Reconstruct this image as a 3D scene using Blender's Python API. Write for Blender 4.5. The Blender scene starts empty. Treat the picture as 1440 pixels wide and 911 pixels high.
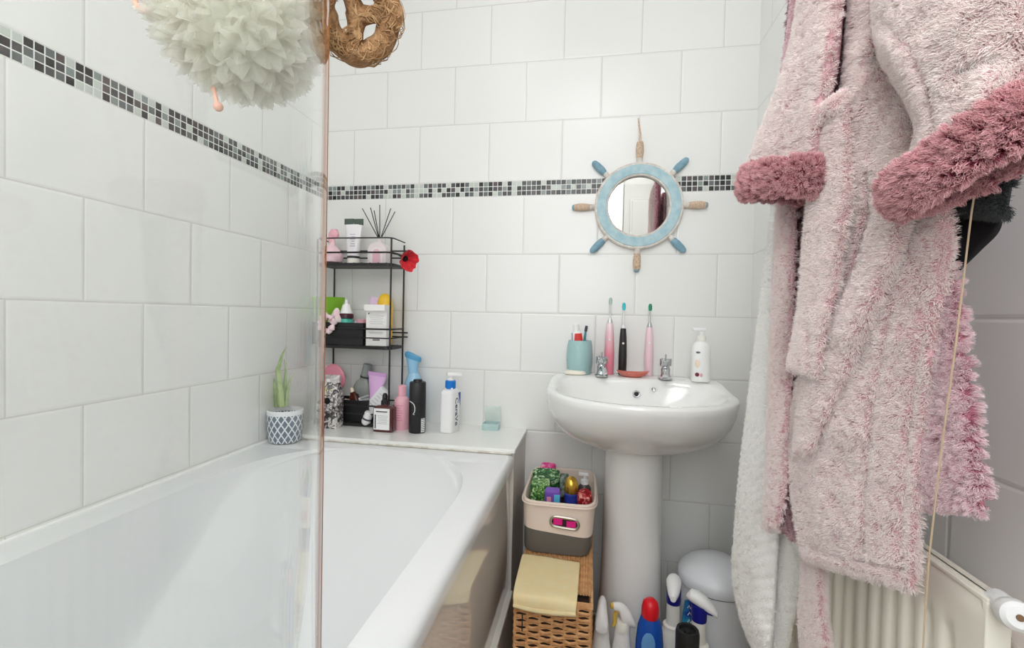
import bpy, bmesh, math, random
from mathutils import Vector, Matrix, noise
random.seed(7)
sc = bpy.context.scene
COL = sc.collection
PI = math.pi

# ------------------------------------------------------------------ camera
F_PX, C_X, C_Y = 666.208, 708.349, 457.389
YAW, PITCH, ROLL = 0.178577, 0.020465, 0.021544
CAM = Vector((0, 0, 1.0))
def cam_axes():
    r = Vector((math.cos(YAW), math.sin(YAW), 0)); f = Vector((-math.sin(YAW), math.cos(YAW), 0)); u = Vector((0, 0, 1))
    cp, sp = math.cos(PITCH), math.sin(PITCH)
    f, u = f*cp - u*sp, u*cp + f*sp
    cr, sr = math.cos(ROLL), math.sin(ROLL)
    r, u = r*cr + u*sr, u*cr - r*sr
    return r, u, f
C_R, C_U, C_F = cam_axes()
def ray(px, py):
    return C_F + C_R*((px-C_X)/F_PX) + C_U*((C_Y-py)/F_PX)
def at(px, py, X=None, Y=None, Z=None):
    """a measured point of the photograph on a plane of the room"""
    d = ray(px, py)
    if X is not None: t = X/d.x
    elif Y is not None: t = Y/d.y
    else: t = (Z-1.0)/d.z
    return CAM + d*t
cd = bpy.data.cameras.new('camera'); cam = bpy.data.objects.new('camera', cd); COL.objects.link(cam)
cam.matrix_world = Matrix(((C_R.x, C_U.x, -C_F.x, 0), (C_R.y, C_U.y, -C_F.y, 0), (C_R.z, C_U.z, -C_F.z, 1.0), (0, 0, 0, 1)))
cd.sensor_fit = 'HORIZONTAL'; cd.sensor_width = 36.0; cd.lens = F_PX*36/1440
cd.shift_x = (720-C_X)/1440; cd.shift_y = (C_Y-455.5)/1440; cd.clip_start = 0.01
sc.camera = cam
sc.view_settings.view_transform = 'Standard'; sc.view_settings.look = 'None'
sc.view_settings.gamma = 1.0; sc.view_settings.use_curve_mapping = False; sc.view_settings.exposure = 0.0
sc.cycles.diffuse_bounces = 6; sc.cycles.transparent_max_bounces = 24; sc.cycles.max_bounces = 16
sc.cycles.caustics_reflective = False; sc.cycles.caustics_refractive = False
sc.cycles.sample_clamp_indirect = 6.0

# ------------------------------------------------------------------ materials
def lin(c):
    return tuple((x/12.92 if x <= 0.04045 else ((x+0.055)/1.055)**2.4) for x in c)
def rgb(r, g, b): return lin((r/255, g/255, b/255)) + (1.0,)
MATS = {}
def mat(name, color, rough=0.5, metal=0.0, bump=0.0, bscale=200.0, spec=0.5, trans=0.0, ior=1.45, alpha=1.0, mottle=None, mscale=30.0, sheen=0.0, coat=0.0, sss=0.0):
    if name in MATS: return MATS[name]
    m = bpy.data.materials.new(name); m.use_nodes = True; nt = m.node_tree; b = nt.nodes['Principled BSDF']
    b.inputs['Base Color'].default_value = color; b.inputs['Roughness'].default_value = rough; b.inputs['Metallic'].default_value = metal
    b.inputs['Specular IOR Level'].default_value = spec; b.inputs['Transmission Weight'].default_value = trans; b.inputs['IOR'].default_value = ior
    b.inputs['Alpha'].default_value = alpha; b.inputs['Sheen Weight'].default_value = sheen; b.inputs['Coat Weight'].default_value = coat
    tc = nt.nodes.new('ShaderNodeTexCoord')
    if bump:
        n = nt.nodes.new('ShaderNodeTexNoise'); n.inputs['Scale'].default_value = bscale; n.inputs['Detail'].default_value = 3
        nt.links.new(tc.outputs['Object'], n.inputs['Vector'])
        bp = nt.nodes.new('ShaderNodeBump'); bp.inputs['Strength'].default_value = bump; bp.inputs['Distance'].default_value = 0.004
        nt.links.new(n.outputs['Fac'], bp.inputs['Height']); nt.links.new(bp.outputs['Normal'], b.inputs['Normal'])
    if mottle:
        n = nt.nodes.new('ShaderNodeTexNoise'); n.inputs['Scale'].default_value = mscale; n.inputs['Detail'].default_value = 4
        nt.links.new(tc.outputs['Object'], n.inputs['Vector'])
        cr = nt.nodes.new('ShaderNodeValToRGB'); cr.color_ramp.elements[0].position = 0.38; cr.color_ramp.elements[1].position = 0.62
        cr.color_ramp.elements[0].color = color; cr.color_ramp.elements[1].color = mottle
        nt.links.new(n.outputs['Fac'], cr.inputs['Fac']); nt.links.new(cr.outputs['Color'], b.inputs['Base Color'])
    MATS[name] = m
    return m

class NB:
    """terse node maths"""
    def __init__(s, nt): s.nt = nt
    def m(s, op, a, b=None, c=None):
        n = s.nt.nodes.new('ShaderNodeMath'); n.operation = op
        for i, x in enumerate((a, b, c)):
            if x is None: continue
            if isinstance(x, (int, float)): n.inputs[i].default_value = x
            else: s.nt.links.new(x, n.inputs[i])
        return n.outputs[0]
    def mix(s, f, a, b):
        n = s.nt.nodes.new('ShaderNodeMix'); n.data_type = 'RGBA'
        for x, i in ((f, 0), (a, 6), (b, 7)):
            if isinstance(x, (int, float)): n.inputs[i].default_value = x
            elif isinstance(x, tuple): n.inputs[i].default_value = x
            else: s.nt.links.new(x, n.inputs[i])
        return n.outputs[2]

M_BOT, M_TOP = 1.4098, 1.4598
def tile_mat(name, axis, u0, band=True):
    m = bpy.data.materials.new(name); m.use_nodes = True; nt = m.node_tree; b = nt.nodes['Principled BSDF']; k = NB(nt)
    geo = nt.nodes.new('ShaderNodeNewGeometry'); sx = nt.nodes.new('ShaderNodeSeparateXYZ'); nt.links.new(geo.outputs['Position'], sx.inputs[0])
    u = sx.outputs[axis]; z = sx.outputs['Z']
    above = k.m('GREATER_THAN', z, (M_BOT+M_TOP)/2)
    za = k.m('DIVIDE', k.m('SUBTRACT', z, M_TOP), 0.2)
    zb = k.m('DIVIDE', k.m('SUBTRACT', z, M_BOT), 0.2)
    zz = k.m('ADD', k.m('MULTIPLY', za, above), k.m('MULTIPLY', zb, k.m('SUBTRACT', 1, above)))
    row = k.m('FLOOR', zz); fz = k.m('SUBTRACT', zz, row)
    par = k.m('FLOORED_MODULO', row, 2.0)
    uu = k.m('DIVIDE', k.m('ADD', k.m('SUBTRACT', u, u0), k.m('MULTIPLY', par, 0.125)), 0.25)
    cu = k.m('FLOOR', uu); fu = k.m('SUBTRACT', uu, cu)
    du = k.m('MULTIPLY', k.m('MINIMUM', fu, k.m('SUBTRACT', 1, fu)), 0.25)
    dz = k.m('MULTIPLY', k.m('MINIMUM', fz, k.m('SUBTRACT', 1, fz)), 0.2)
    d = k.m('MINIMUM', du, dz)
    # mosaic
    P = 0.05/3
    mz = k.m('DIVIDE', k.m('SUBTRACT', z, M_BOT), P); mu = k.m('DIVIDE', k.m('SUBTRACT', u, u0), P)
    mzf = k.m('FLOOR', mz); muf = k.m('FLOOR', mu); fmz = k.m('SUBTRACT', mz, mzf); fmu = k.m('SUBTRACT', mu, muf)
    md = k.m('MULTIPLY', k.m('MINIMUM', k.m('MINIMUM', fmz, k.m('SUBTRACT', 1, fmz)), k.m('MINIMUM', fmu, k.m('SUBTRACT', 1, fmu))), P)
    wn = nt.nodes.new('ShaderNodeTexWhiteNoise'); wn.noise_dimensions = '3D'; cx = nt.nodes.new('ShaderNodeCombineXYZ')
    nt.links.new(muf, cx.inputs[0]); nt.links.new(mzf, cx.inputs[1]); cx.inputs[2].default_value = u0*7; nt.links.new(cx.outputs[0], wn.inputs['Vector'])
    cr = nt.nodes.new('ShaderNodeValToRGB'); cr.color_ramp.interpolation = 'CONSTANT'
    E = cr.color_ramp.elements; E[0].color = rgb(38, 38, 38); E[1].position = 0.30; E[1].color = rgb(72, 72, 74)
    for p_, c_ in ((0.52, rgb(98, 104, 104)), (0.62, rgb(132, 142, 140)), (0.72, rgb(196, 202, 194)), (0.9, rgb(84, 74, 74))):
        e = E.new(p_); e.color = c_
    nt.links.new(wn.outputs['Value'], cr.inputs['Fac'])
    chip = k.m('GREATER_THAN', md, 0.0011)
    mcol = k.mix(chip, rgb(226, 228, 224), cr.outputs['Color'])
    # tile colour with a touch of batch variation
    wn2 = nt.nodes.new('ShaderNodeTexWhiteNoise'); wn2.noise_dimensions = '3D'; c2 = nt.nodes.new('ShaderNodeCombineXYZ')
    nt.links.new(cu, c2.inputs[0]); nt.links.new(row, c2.inputs[1]); nt.links.new(above, c2.inputs[2]); nt.links.new(c2.outputs[0], wn2.inputs['Vector'])
    tcol = k.mix(wn2.outputs['Value'], rgb(232, 232, 229), rgb(235, 235, 233))
    tcol = k.mix(k.m('GREATER_THAN', d, 0.0014), rgb(212, 210, 205), tcol)
    inband = k.m('MULTIPLY', k.m('GREATER_THAN', z, M_BOT), k.m('LESS_THAN', z, M_TOP))
    colr = k.mix(inband, tcol, mcol) if band else tcol
    nt.links.new(colr, b.inputs['Base Color'])
    hm = nt.nodes.new('ShaderNodeMapRange'); hm.interpolation_type = 'SMOOTHSTEP'; hm.inputs['From Max'].default_value = 0.006; nt.links.new(d, hm.inputs['Value'])
    hm2 = nt.nodes.new('ShaderNodeMapRange'); hm2.interpolation_type = 'SMOOTHSTEP'; hm2.inputs['From Max'].default_value = 0.003; nt.links.new(md, hm2.inputs['Value'])
    h = k.m('ADD', k.m('MULTIPLY', hm.outputs[0], k.m('SUBTRACT', 1, inband)), k.m('MULTIPLY', hm2.outputs[0], inband)) if band else hm.outputs[0]
    ns = nt.nodes.new('ShaderNodeTexNoise'); ns.inputs['Scale'].default_value = 9.0; ns.inputs['Detail'].default_value = 1.5
    nt.links.new(geo.outputs['Position'], ns.inputs['Vector'])
    h = k.m('ADD', h, k.m('MULTIPLY', ns.outputs['Fac'], 1.6))
    bp = nt.nodes.new('ShaderNodeBump'); bp.inputs['Strength'].default_value = 0.5; bp.inputs['Distance'].default_value = 0.0016
    nt.links.new(h, bp.inputs['Height']); nt.links.new(bp.outputs['Normal'], b.inputs['Normal'])
    b.inputs['Roughness'].default_value = 0.28
    return m

# ------------------------------------------------------------------ mesh building
def ring_circle(c, r, n, ry=None):
    ry = r if ry is None else ry
    return [Vector((c[0]+r*math.cos(2*PI*i/n), c[1]+ry*math.sin(2*PI*i/n), c[2])) for i in range(n)]
def super_ring(cx, cy, z, rx, ry, n=48, p=4.0):
    out = []
    for i in range(n):
        a = 2*PI*i/n; c, s = math.cos(a), math.sin(a)
        out.append(Vector((cx+rx*math.copysign(abs(c)**(2/p), c), cy+ry*math.copysign(abs(s)**(2/p), s), z)))
    return out
class MB:
    def __init__(s): s.v = []; s.f = []; s.sharp = 35
    def add(s, vs, fs, M=None):
        o = len(s.v)
        s.v += [(M @ Vector(x)) if M else Vector(x) for x in vs]
        s.f += [tuple(i+o for i in f) for f in fs]
        return s
    def loft(s, rings, cap0=True, cap1=True, closed=True, M=None):
        n = len(rings[0]); vs = [v for r in rings for v in r]; fs = []
        for a in range(len(rings)-1):
            for i in range(n if closed else n-1):
                j = (i+1) % n
                fs.append((a*n+i, a*n+j, (a+1)*n+j, (a+1)*n+i))
        if cap0: fs.append(tuple(reversed(range(n))))
        if cap1: fs.append(tuple(range((len(rings)-1)*n, len(rings)*n)))
        return s.add(vs, fs, M)
    def lathe(s, prof, c=(0, 0, 0), n=28, M=None, cap0=True, cap1=True, sy=1.0):
        rings = [[Vector((c[0]+max(r, 1e-4)*math.cos(2*PI*i/n), c[1]+sy*max(r, 1e-4)*math.sin(2*PI*i/n), c[2]+z)) for i in range(n)] for r, z in prof]
        return s.loft(rings, cap0, cap1, True, M)
    def box(s, x0, x1, y0, y1, z0, z1, M=None, bev=0.0):
        bm = bmesh.new(); bmesh.ops.create_cube(bm, size=1.0)
        for v in bm.verts: v.co = Vector(((x0+x1)/2+v.co.x*(x1-x0), (y0+y1)/2+v.co.y*(y1-y0), (z0+z1)/2+v.co.z*(z1-z0)))
        if bev: bmesh.ops.bevel(bm, geom=bm.edges[:], offset=bev, segments=2, affect='EDGES', profile=0.5)
        bm.verts.index_update()
        s.add([v.co.copy() for v in bm.verts], [tuple(v.index for v in f.verts) for f in bm.faces], M); bm.free()
        return s
    def tube(s, pts, r, n=8, closed=False, M=None, caps=True):
        pts = [Vector(p) for p in pts]; N = len(pts)
        rr = r if isinstance(r, (list, tuple)) else [r]*N
        T = []
        for i in range(N):
            a = pts[(i-1) % N] if (closed or i > 0) else pts[i]; b_ = pts[(i+1) % N] if (closed or i < N-1) else pts[i]
            t = (b_-a); T.append(t.normalized() if t.length > 1e-9 else Vector((0, 0, 1)))
        up = Vector((0, 0, 1)) if abs(T[0].z) < 0.9 else Vector((1, 0, 0))
        nrm = (up - T[0]*up.dot(T[0])).normalized(); rings = []
        for i in range(N):
            nrm = (nrm - T[i]*nrm.dot(T[i]))
            nrm = nrm.normalized() if nrm.length > 1e-6 else T[i].orthogonal().normalized()
            bn = T[i].cross(nrm)
            rings.append([pts[i]+nrm*(rr[i]*math.cos(2*PI*j/n))+bn*(rr[i]*math.sin(2*PI*j/n)) for j in range(n)])
        if closed:
            rings.append(rings[0]); return s.loft(rings, False, False, True, M)
        return s.loft(rings, caps, caps, True, M)
    def ball(s, c, rx, ry=None, rz=None, n=20, M=None):
        ry = rx if ry is None else ry; rz = rx if rz is None else rz
        rings = []
        for a in range(1, n//2):
            t = PI*a/(n//2)
            rings.append([Vector((c[0]+rx*math.sin(t)*math.cos(2*PI*i/n), c[1]+ry*math.sin(t)*math.sin(2*PI*i/n), c[2]-rz*math.cos(t))) for i in range(n)])
        return s.loft(rings, True, True, True, M)
    def grid(s, rows, M=None):
        nu = len(rows[0]); vs = [v for r in rows for v in r]; fs = []
        for a in range(len(rows)-1):
            for i in range(nu-1): fs.append((a*nu+i, a*nu+i+1, (a+1)*nu+i+1, (a+1)*nu+i))
        return s.add(vs, fs, M)
    def build(s, name, m, parent=None, smooth=True, merge=0.0, subsurf=0):
        off = Vector((0, 0, 0)); p = parent
        while p is not None: off += p.location; p = p.parent
        me = bpy.data.meshes.new(name)
        me.from_pydata([tuple(v-off) for v in s.v], [], s.f); 
        bm = bmesh.new(); bm.from_mesh(me)
        if merge: bmesh.ops.remove_doubles(bm, verts=bm.verts[:], dist=merge)
        bmesh.ops.recalc_face_normals(bm, faces=bm.faces[:])
        bm.to_mesh(me); bm.free()
        if smooth:
            me.polygons.foreach_set('use_smooth', [True]*len(me.polygons))
            if s.sharp: me.set_sharp_from_angle(angle=math.radians(s.sharp))
        me.materials.append(m)
        o = bpy.data.objects.new(name, me); COL.objects.link(o)
        if parent is not None: o.parent = parent
        if subsurf:
            md = o.modifiers.new('subsurf', 'SUBSURF'); md.levels = subsurf; md.render_levels = subsurf
        return o
def thing(name, label, cat, loc, group=None):
    o = bpy.data.objects.new(name, None); COL.objects.link(o); o.location = loc; o.empty_display_size = 0.03
    return tag(o, label, cat, group)
def tag(o, label, cat, group=None):
    o['label'] = label; o['category'] = cat
    if group: o['group'] = group
    return o
def struct(o, label=None):
    o['kind'] = 'structure'
    if label: o['label'] = label
    return o
def about(c, rx=0, ry=0, rz=0):
    c = Vector(c)
    return Matrix.Translation(c) @ Matrix.Rotation(rz, 4, 'Z') @ Matrix.Rotation(ry, 4, 'Y') @ Matrix.Rotation(rx, 4, 'X')
def smooth01(x):
    x = max(0.0, min(1.0, x)); return x*x*(3-2*x)

# ------------------------------------------------------------------ the room
XL, XR, YB, YR, ZC = -0.96, 0.50, 1.605, -0.62, 2.35
T_BACK = tile_mat('tiles_back', 'X', -0.8545); T_LEFT = tile_mat('tiles_left', 'Y', 0.755); T_RIGHT = tile_mat('tiles_right', 'Y', 0.756)
PAINT = mat('wall_paint', rgb(228, 227, 222), 0.7)
FLOOR = mat('vinyl_floor', rgb(150, 132, 112), 0.45, mottle=rgb(126, 108, 88), mscale=14)
def slab(name, x0, x1, y0, y1, z0, z1, m): return struct(MB().box(x0, x1, y0, y1, z0, z1).build(name, m, smooth=False))
slab('floor', XL-.1, XR+.1, YR-.1, YB+.1, -.1, 0, FLOOR)
slab('ceiling', XL-.1, XR+.1, YR-.1, YB+.1, ZC, ZC+.1, mat('ceiling_paint', rgb(240, 240, 238), 0.8))
slab('wall_back', XL-.1, XR+.1, YB, YB+.1, 0, ZC, T_BACK)
slab('wall_left', XL-.1, XL, YR, YB, 0, ZC, T_LEFT)
slab('wall_right', XR, XR+.1, YR, YB, 0, ZC, T_RIGHT)
slab('wall_rear', XL-.1, XR+.1, YR-.1, YR, 0, ZC, PAINT)

WHITE_GLOSS = mat('white_gloss_paint', rgb(238, 238, 234), 0.25)
# daylight window and panelled door behind the camera (seen in the mirror)
def emit(name, color, strength):
    m = bpy.data.materials.new(name); m.use_nodes = True; nt = m.node_tree; nt.nodes.clear()
    e = nt.nodes.new('ShaderNodeEmission'); e.inputs[0].default_value = color; e.inputs[1].default_value = strength
    o = nt.nodes.new('ShaderNodeOutputMaterial'); nt.links.new(e.outputs[0], o.inputs[0]); return m
LAMP_X, LAMP_Y = .0, .12
WIN_STRENGTH, LAMP_STRENGTH, SIDE_FILL_STRENGTH = 7.6, 11.5, 1.0
WX0, WX1, WZ0, WZ1 = -0.48, 0.20, 0.98, 2.15
w = MB()
for (a, b_, c, d_) in ((WX0-.05, WX0, WZ0-.05, WZ1+.05), (WX1, WX1+.035, WZ0-.05, WZ1+.05), (WX0, WX1, WZ0-.05, WZ0), (WX0, WX1, WZ1, WZ1+.05)):
    w.box(a, b_, YR-.005, YR+.035, c, d_, bev=.004)
wf = struct(w.build('window_1', WHITE_GLOSS, smooth=False), 'white framed frosted window behind the viewer, bright with daylight')
MB().box(WX0, WX1, YR+.002, YR+.008, WZ0, WZ1).build('pane', emit('daylight_pane', (0.97, 0.985, 1.0, 1), WIN_STRENGTH), wf, smooth=False)
DOORP = mat('door_paint', rgb(206, 205, 200), .4)
dr = MB().box(.240, .497, YR, YR+.035, .01, 2.03, bev=.003)
door = struct(dr.build('door_1', DOORP, smooth=False), 'white panelled door behind the viewer, seen in the round mirror')
for z0, z1 in ((.18, .78), (.92, 1.45), (1.56, 1.92)):
    for g, dd in ((.045, .008), (.062, .014)):
        MB().box(.24+g, .497-g, YR+.03, YR+.035+dd, z0+g-.045, z1-g+.045, bev=.005).build('door_panel', DOORP, door, smooth=False)

w = MB(); LY0, LY1, LZ0, LZ1 = -.50, .16, 1.15, 2.10  # unseen glowing panel added to brighten the right wall and robe
for (a, b_, c, d_) in ((LY0-.05, LY0, LZ0-.05, LZ1+.05), (LY1, LY1+.05, LZ0-.05, LZ1+.05), (LY0, LY1, LZ0-.05, LZ0), (LY0, LY1, LZ1, LZ1+.05)):
    w.box(XL-.005, XL+.03, a, b_, c, d_, bev=.004)
wf = struct(w.build('fill_panel_frame', WHITE_GLOSS, smooth=False), 'added glowing fill panel in a white frame, out of view over the bath')
MB().box(XL+.002, XL+.008, LY0, LY1, LZ0, LZ1).build('pane', emit('side_fill_glow', (0.97, 0.985, 1.0, 1), SIDE_FILL_STRENGTH), wf, smooth=False)

# ceiling lamp
lamp = thing('ceiling_light', 'round flush ceiling light above the middle of the bathroom', 'light', (LAMP_X, LAMP_Y, ZC))
MB().lathe([(.29, 0), (.29, -.015), (.28, -.03), (.27, -.03)], (LAMP_X, LAMP_Y, ZC)).build('base', WHITE_GLOSS, lamp)
MB().lathe([(.27, -.02), (.27, -.035), (.24, -.055), (.14, -.068), (.001, -.072)], (LAMP_X, LAMP_Y, ZC)).build('diffuser', emit('lamp_diffuser', (0.985, 0.99, 1.0, 1), LAMP_STRENGTH), lamp)

# tiled shelf boxed in at the end of the bath
CER = mat('white_ceramic', rgb(236, 236, 234), 0.12, coat=0.3)
ACR = mat('white_acrylic', rgb(226, 227, 228), 0.14)
TRIM = mat('shelf_tile', rgb(232, 232, 229), 0.18, bump=.05, bscale=12)
struct(MB().box(XL, -.205, 1.347, YB, 0, .605).build('trim_1', mat('boxing_white', rgb(214, 210, 203), 0.4), smooth=False), 'white boxing below the tiled shelf at the end of the bath')
led = MB().box(XL, -.200, 1.335, YB, .605, .616, bev=.002)
struct(led.build('trim_2', TRIM, smooth=False), 'white tiled shelf at the end of the bath')
g = MB().tube([(XL+.01, 1.337, .604), (-.6, 1.336, .604), (-.21, 1.336, .604)], .0035, 6)
struct(g.build('trim_3', mat('sealant', rgb(196, 188, 172), .5, mottle=rgb(226, 224, 218), mscale=40)))
g = MB().tube([(XL+.003, -.2, .601), (XL+.003, 1.33, .601)], .005, 6)
struct(g.build('trim_4', mat('white_sealant', rgb(240, 240, 238), .4)))
# low pipe boxing at the foot of the right wall
struct(MB().box(.445, XR, .555, .70, 0, .668, bev=.003).build('trim_5', mat('pipe_boxing', rgb(214, 202, 194), .5), smooth=False), 'pale pipe boxing on the right wall under the radiator valve')

# ------------------------------------------------------------------ bath
bath = thing('bathtub', 'white acrylic bathtub with glossy side panel below the tiled shelf', 'bathtub', (-.58, .55, 0))
XC, HW, YF, YN, ZR = -.5775, .3025, 1.302, -.19, .60
def half_w(y):
    if y > .93: t = (y-.93)/(YF-.93); return HW*max(0.0, 1-min(1, t)**2.6)**(1/2.6)
    if y < .15: t = (.15-y)/(.15-YN); return HW*max(0.0, 1-min(1, t)**2.6)**(1/2.6)
    return HW
def smin(a, b_, k):
    h = max(0.0, min(1.0, .5+.5*(b_-a)/k)); return b_*(1-h)+a*h-k*h*(1-h)
def depth(x, y):
    w_ = half_w(y)
    ds = max(0.0, w_-abs(x-XC)); q = abs(x-XC)/HW
    yb = YF-.20*q**3.0
    side = 4.5*ds
    back = max(0.0, .50*(yb-y)) if y < yb else 0.0
    back = max(back, min(side, .55*(YF-y)*.25))
    near = 1.2*max(0.0, y-YN)
    d = smin(smin(side, back, .03), near, .05)
    d = smin(d, .40, .10)
    return max(0.0, d)
rows = []
ys = []
n1 = 130
for i in range(n1+1):
    t = i/n1; ys.append(YN+(YF-YN)*(.5-.5*math.cos(PI*t))*.55+(YF-YN)*t*.45)
ss = [-math.cos(PI*i/72)*.35+(-1+2*i/72)*.65 for i in range(73)]
def bath_row(y, flat=False):
    r = [Vector((XL+.001, y, ZR-.01)), Vector((XL+.001, y, ZR))]
    w_ = max(.02, half_w(y)) if not flat else .02
    for s_ in ss:
        x = XC+w_*s_
        e = .006*math.exp(-abs(1-abs(s_))*w_/.006) if not flat else 0
        r.append(Vector((x, y, ZR-(0 if flat else depth(x, y)))))
    r += [Vector((-.222, y, ZR)), Vector((-.213, y, ZR-.002)), Vector((-.207, y, ZR-.008)), Vector((-.205, y, ZR-.016)), Vector((-.205, y, ZR-.034)), Vector((-.214, y, ZR-.036))]
    return r
rows = [bath_row(-.25, True), bath_row(YN-.01, True)]+[bath_row(y) for y in ys]+[bath_row(YF+.008, True), bath_row(1.345, True)]
b_ = MB(); b_.sharp = 60; b_.grid(rows).build('tub_shell', ACR, bath)
pn = []
for j in range(13):
    z = .10+.466*j/12
    x = -.2175+.006*math.sin(PI*min(1, j/12))
    pn.append([Vector((x, y, z)) for y in [-.25+1.59*i/20 for i in range(21)]])
back = [[Vector((-.232, v.y, v.z)) for v in r] for r in pn]
p_ = MB(); p_.grid(pn); p_.grid(back)
p_.box(-.232, -.2165, 1.334, 1.345, .10, .566); p_.build('side_panel', mat('bath_panel_gloss', rgb(236, 233, 228), .06, coat=.6, bump=.03, bscale=5), bath)
MB().box(-.225, -.198, -.25, 1.345, 0, .205, bev=.004).build('plinth', mat('plinth_white', rgb(228, 224, 216), .3), bath, smooth=False)

# ------------------------------------------------------------------ glass shower screen
def glass_mat(name, tint=(0.975, 0.985, 0.98, 1), f0=.04):
    m = bpy.data.materials.new(name); m.use_nodes = True; nt = m.node_tree; nt.nodes.clear(); k = NB(nt)
    lw = nt.nodes.new('ShaderNodeLayerWeight'); lw.inputs['Blend'].default_value = .5
    f = k.m('ADD', k.m('MULTIPLY', k.m('POWER', lw.outputs['Facing'], 5.0), 1-f0), f0)
    tr = nt.nodes.new('ShaderNodeBsdfTransparent'); tr.inputs[0].default_value = tint
    gl = nt.nodes.new('ShaderNodeBsdfGlossy'); gl.inputs['Roughness'].default_value = 0.0; gl.inputs[0].default_value = (1, 1, 1, 1)
    mx = nt.nodes.new('ShaderNodeMixShader'); o = nt.nodes.new('ShaderNodeOutputMaterial')
    nt.links.new(f, mx.inputs[0]); nt.links.new(tr.outputs[0], mx.inputs[1]); nt.links.new(gl.outputs[0], mx.inputs[2]); nt.links.new(mx.outputs[0], o.inputs[0])
    return m
GLASS = glass_mat('clear_glass')
scr = thing('shower_screen', 'clear glass shower screen with curved end standing on the bath rim', 'shower screen', (-.258, 0, .6))
path = [Vector((-.258, -.50+.8655*i/24, 0)) for i in range(25)]
ang = math.radians(27); RAD = .105/math.sin(ang)
for i in range(1, 17):
    a = ang*i/16; path.append(Vector((-.258-RAD*(1-math.cos(a)), .3655+RAD*math.sin(a), 0)))
TH = .0017
def offs(i, s):
    a = path[max(0, i-1)]; b_ = path[min(len(path)-1, i+1)]; t = (b_-a).normalized(); return path[i]+Vector((t.y, -t.x, 0))*s*TH
gp = MB(); ring = [offs(i, 1) for i in range(len(path))]+[offs(i, -1) for i in reversed(range(len(path)))]
gp.loft([[v+Vector((0, 0, z)) for v in ring] for z in (.606, 2.02)]); gp.sharp = 40
gp.build('glass_panel', GLASS, scr)
e_ = path[-1]; t_ = (path[-1]-path[-2]).normalized(); n_ = Vector((t_.y, -t_.x, 0))
es = MB(); es.loft([[e_+t_*a+n_*b2+Vector((0, 0, z)) for a, b2 in ((-.004, -.0020), (.0010, -.0020), (.0010, .0020), (-.004, .0020))] for z in (.606, 2.02)])
es.build('edge_seal', mat('amber_edge', rgb(150, 92, 42), .5), scr)
bs = MB(); bs.loft([[v+Vector((0, 0, z)) for v in ring] for z in (.600, .606)]); bs.build('bottom_seal', mat('seal_clear', rgb(220, 222, 220), .4), scr)
wp = MB().box(-.275, -.241, YR, -.50, .61, 2.02, bev=.003); wp.build('wall_channel', mat('chrome', rgb(210, 212, 214), .12, metal=1.0), scr, smooth=False)
CHROME = MATS['chrome']

# ------------------------------------------------------------------ washbasin
SX = .138
def basin_ring(z, w_, yf, yb, n=72, lift=0.0, pb=.45, ym=1.37):
    out = []
    for i in range(n):
        a = 2*PI*i/n; c, s = math.cos(a), math.sin(a)
        if s < 0:
            x = SX+w_*math.copysign(abs(c)**.92, c); y = ym+(ym-yf)*-abs(s)**.95
        else:
            x = SX+w_*math.copysign(abs(c)**(.25+.3), c); y = ym+(yb-ym)*abs(s)**.55
        out.append(Vector((x, y, z+lift*smooth01((y-1.38)/.12))))
    return out
bas = thing('washbasin', 'white ceramic pedestal washbasin under the ship wheel mirror', 'washbasin', (SX, 1.45, 0))
rings = [basin_ring(.628, .085, 1.33, 1.55), basin_ring(.642, .135, 1.285, 1.56), basin_ring(.662, .18, 1.24, 1.57), basin_ring(.690, .219, 1.185, 1.585), basin_ring(.720, .238, 1.145, 1.595),
         basin_ring(.750, .248, 1.12, 1.602), basin_ring(.778, .253, 1.107, 1.604, lift=.012), basin_ring(.792, .254, 1.103, 1.604, lift=.018), basin_ring(.799, .251, 1.107, 1.603, lift=.018), basin_ring(.8, .245, 1.113, 1.60, lift=.018),
         basin_ring(.799, .230, 1.132, 1.50, lift=.018), basin_ring(.795, .224, 1.139, 1.492, lift=.016), basin_ring(.78, .214, 1.15, 1.487, lift=.01), basin_ring(.745, .187, 1.18, 1.48), basin_ring(.71, .135, 1.235, 1.46), basin_ring(.69, .07, 1.30, 1.43), basin_ring(.686, .022, 1.35, 1.39)]
bm_ = MB(); bm_.sharp = 70; bm_.loft(rings); bm_.build('bowl', CER, bas)
pr = []
for z, rx, yf, yb in ((.66, .082, 1.335, 1.56), (.5, .083, 1.33, 1.56), (.3, .085, 1.325, 1.56), (.12, .09, 1.318, 1.57), (.03, .098, 1.305, 1.58), (0, .1, 1.30, 1.58)):
    pr.append([Vector((SX+rx*math.copysign(abs(math.cos(2*PI*i/40))**.85, math.cos(2*PI*i/40)), (yf+yb)/2+(yb-yf)/2*math.copysign(abs(math.sin(2*PI*i/40))**.8, math.sin(2*PI*i/40)), z)) for i in range(40)])
MB().loft(pr).build('pedestal', CER, bas)
def disc_on_basin(px, py, r, name, m, y=1.482):
    p = at(px, py, Y=y)
    o = MB(); o.lathe([(r, 0), (r*1.05, .002), (r*.8, .004), (r*.65, .002), (.0003, .0005)], M=Matrix.Translation(p) @ Matrix.Rotation(PI/2*.9, 4, 'X'), n=20)
    return o.build(name, m, bas)
disc_on_basin(895, 554, .0105, 'overflow_ring', CHROME); 
p = at(895, 554, Y=1.477); MB().lathe([(.0065, 0), (.0003, .0005)], M=Matrix.Translation(p) @ Matrix.Rotation(PI/2*.9, 4, 'X'), n=16).build('overflow_hole', mat('dark_hole', rgb(30, 28, 28), .6), bas)
disc_on_basin(919, 547.5, .006, 'chain_stay', CHROME)
ZD = .818
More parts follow.
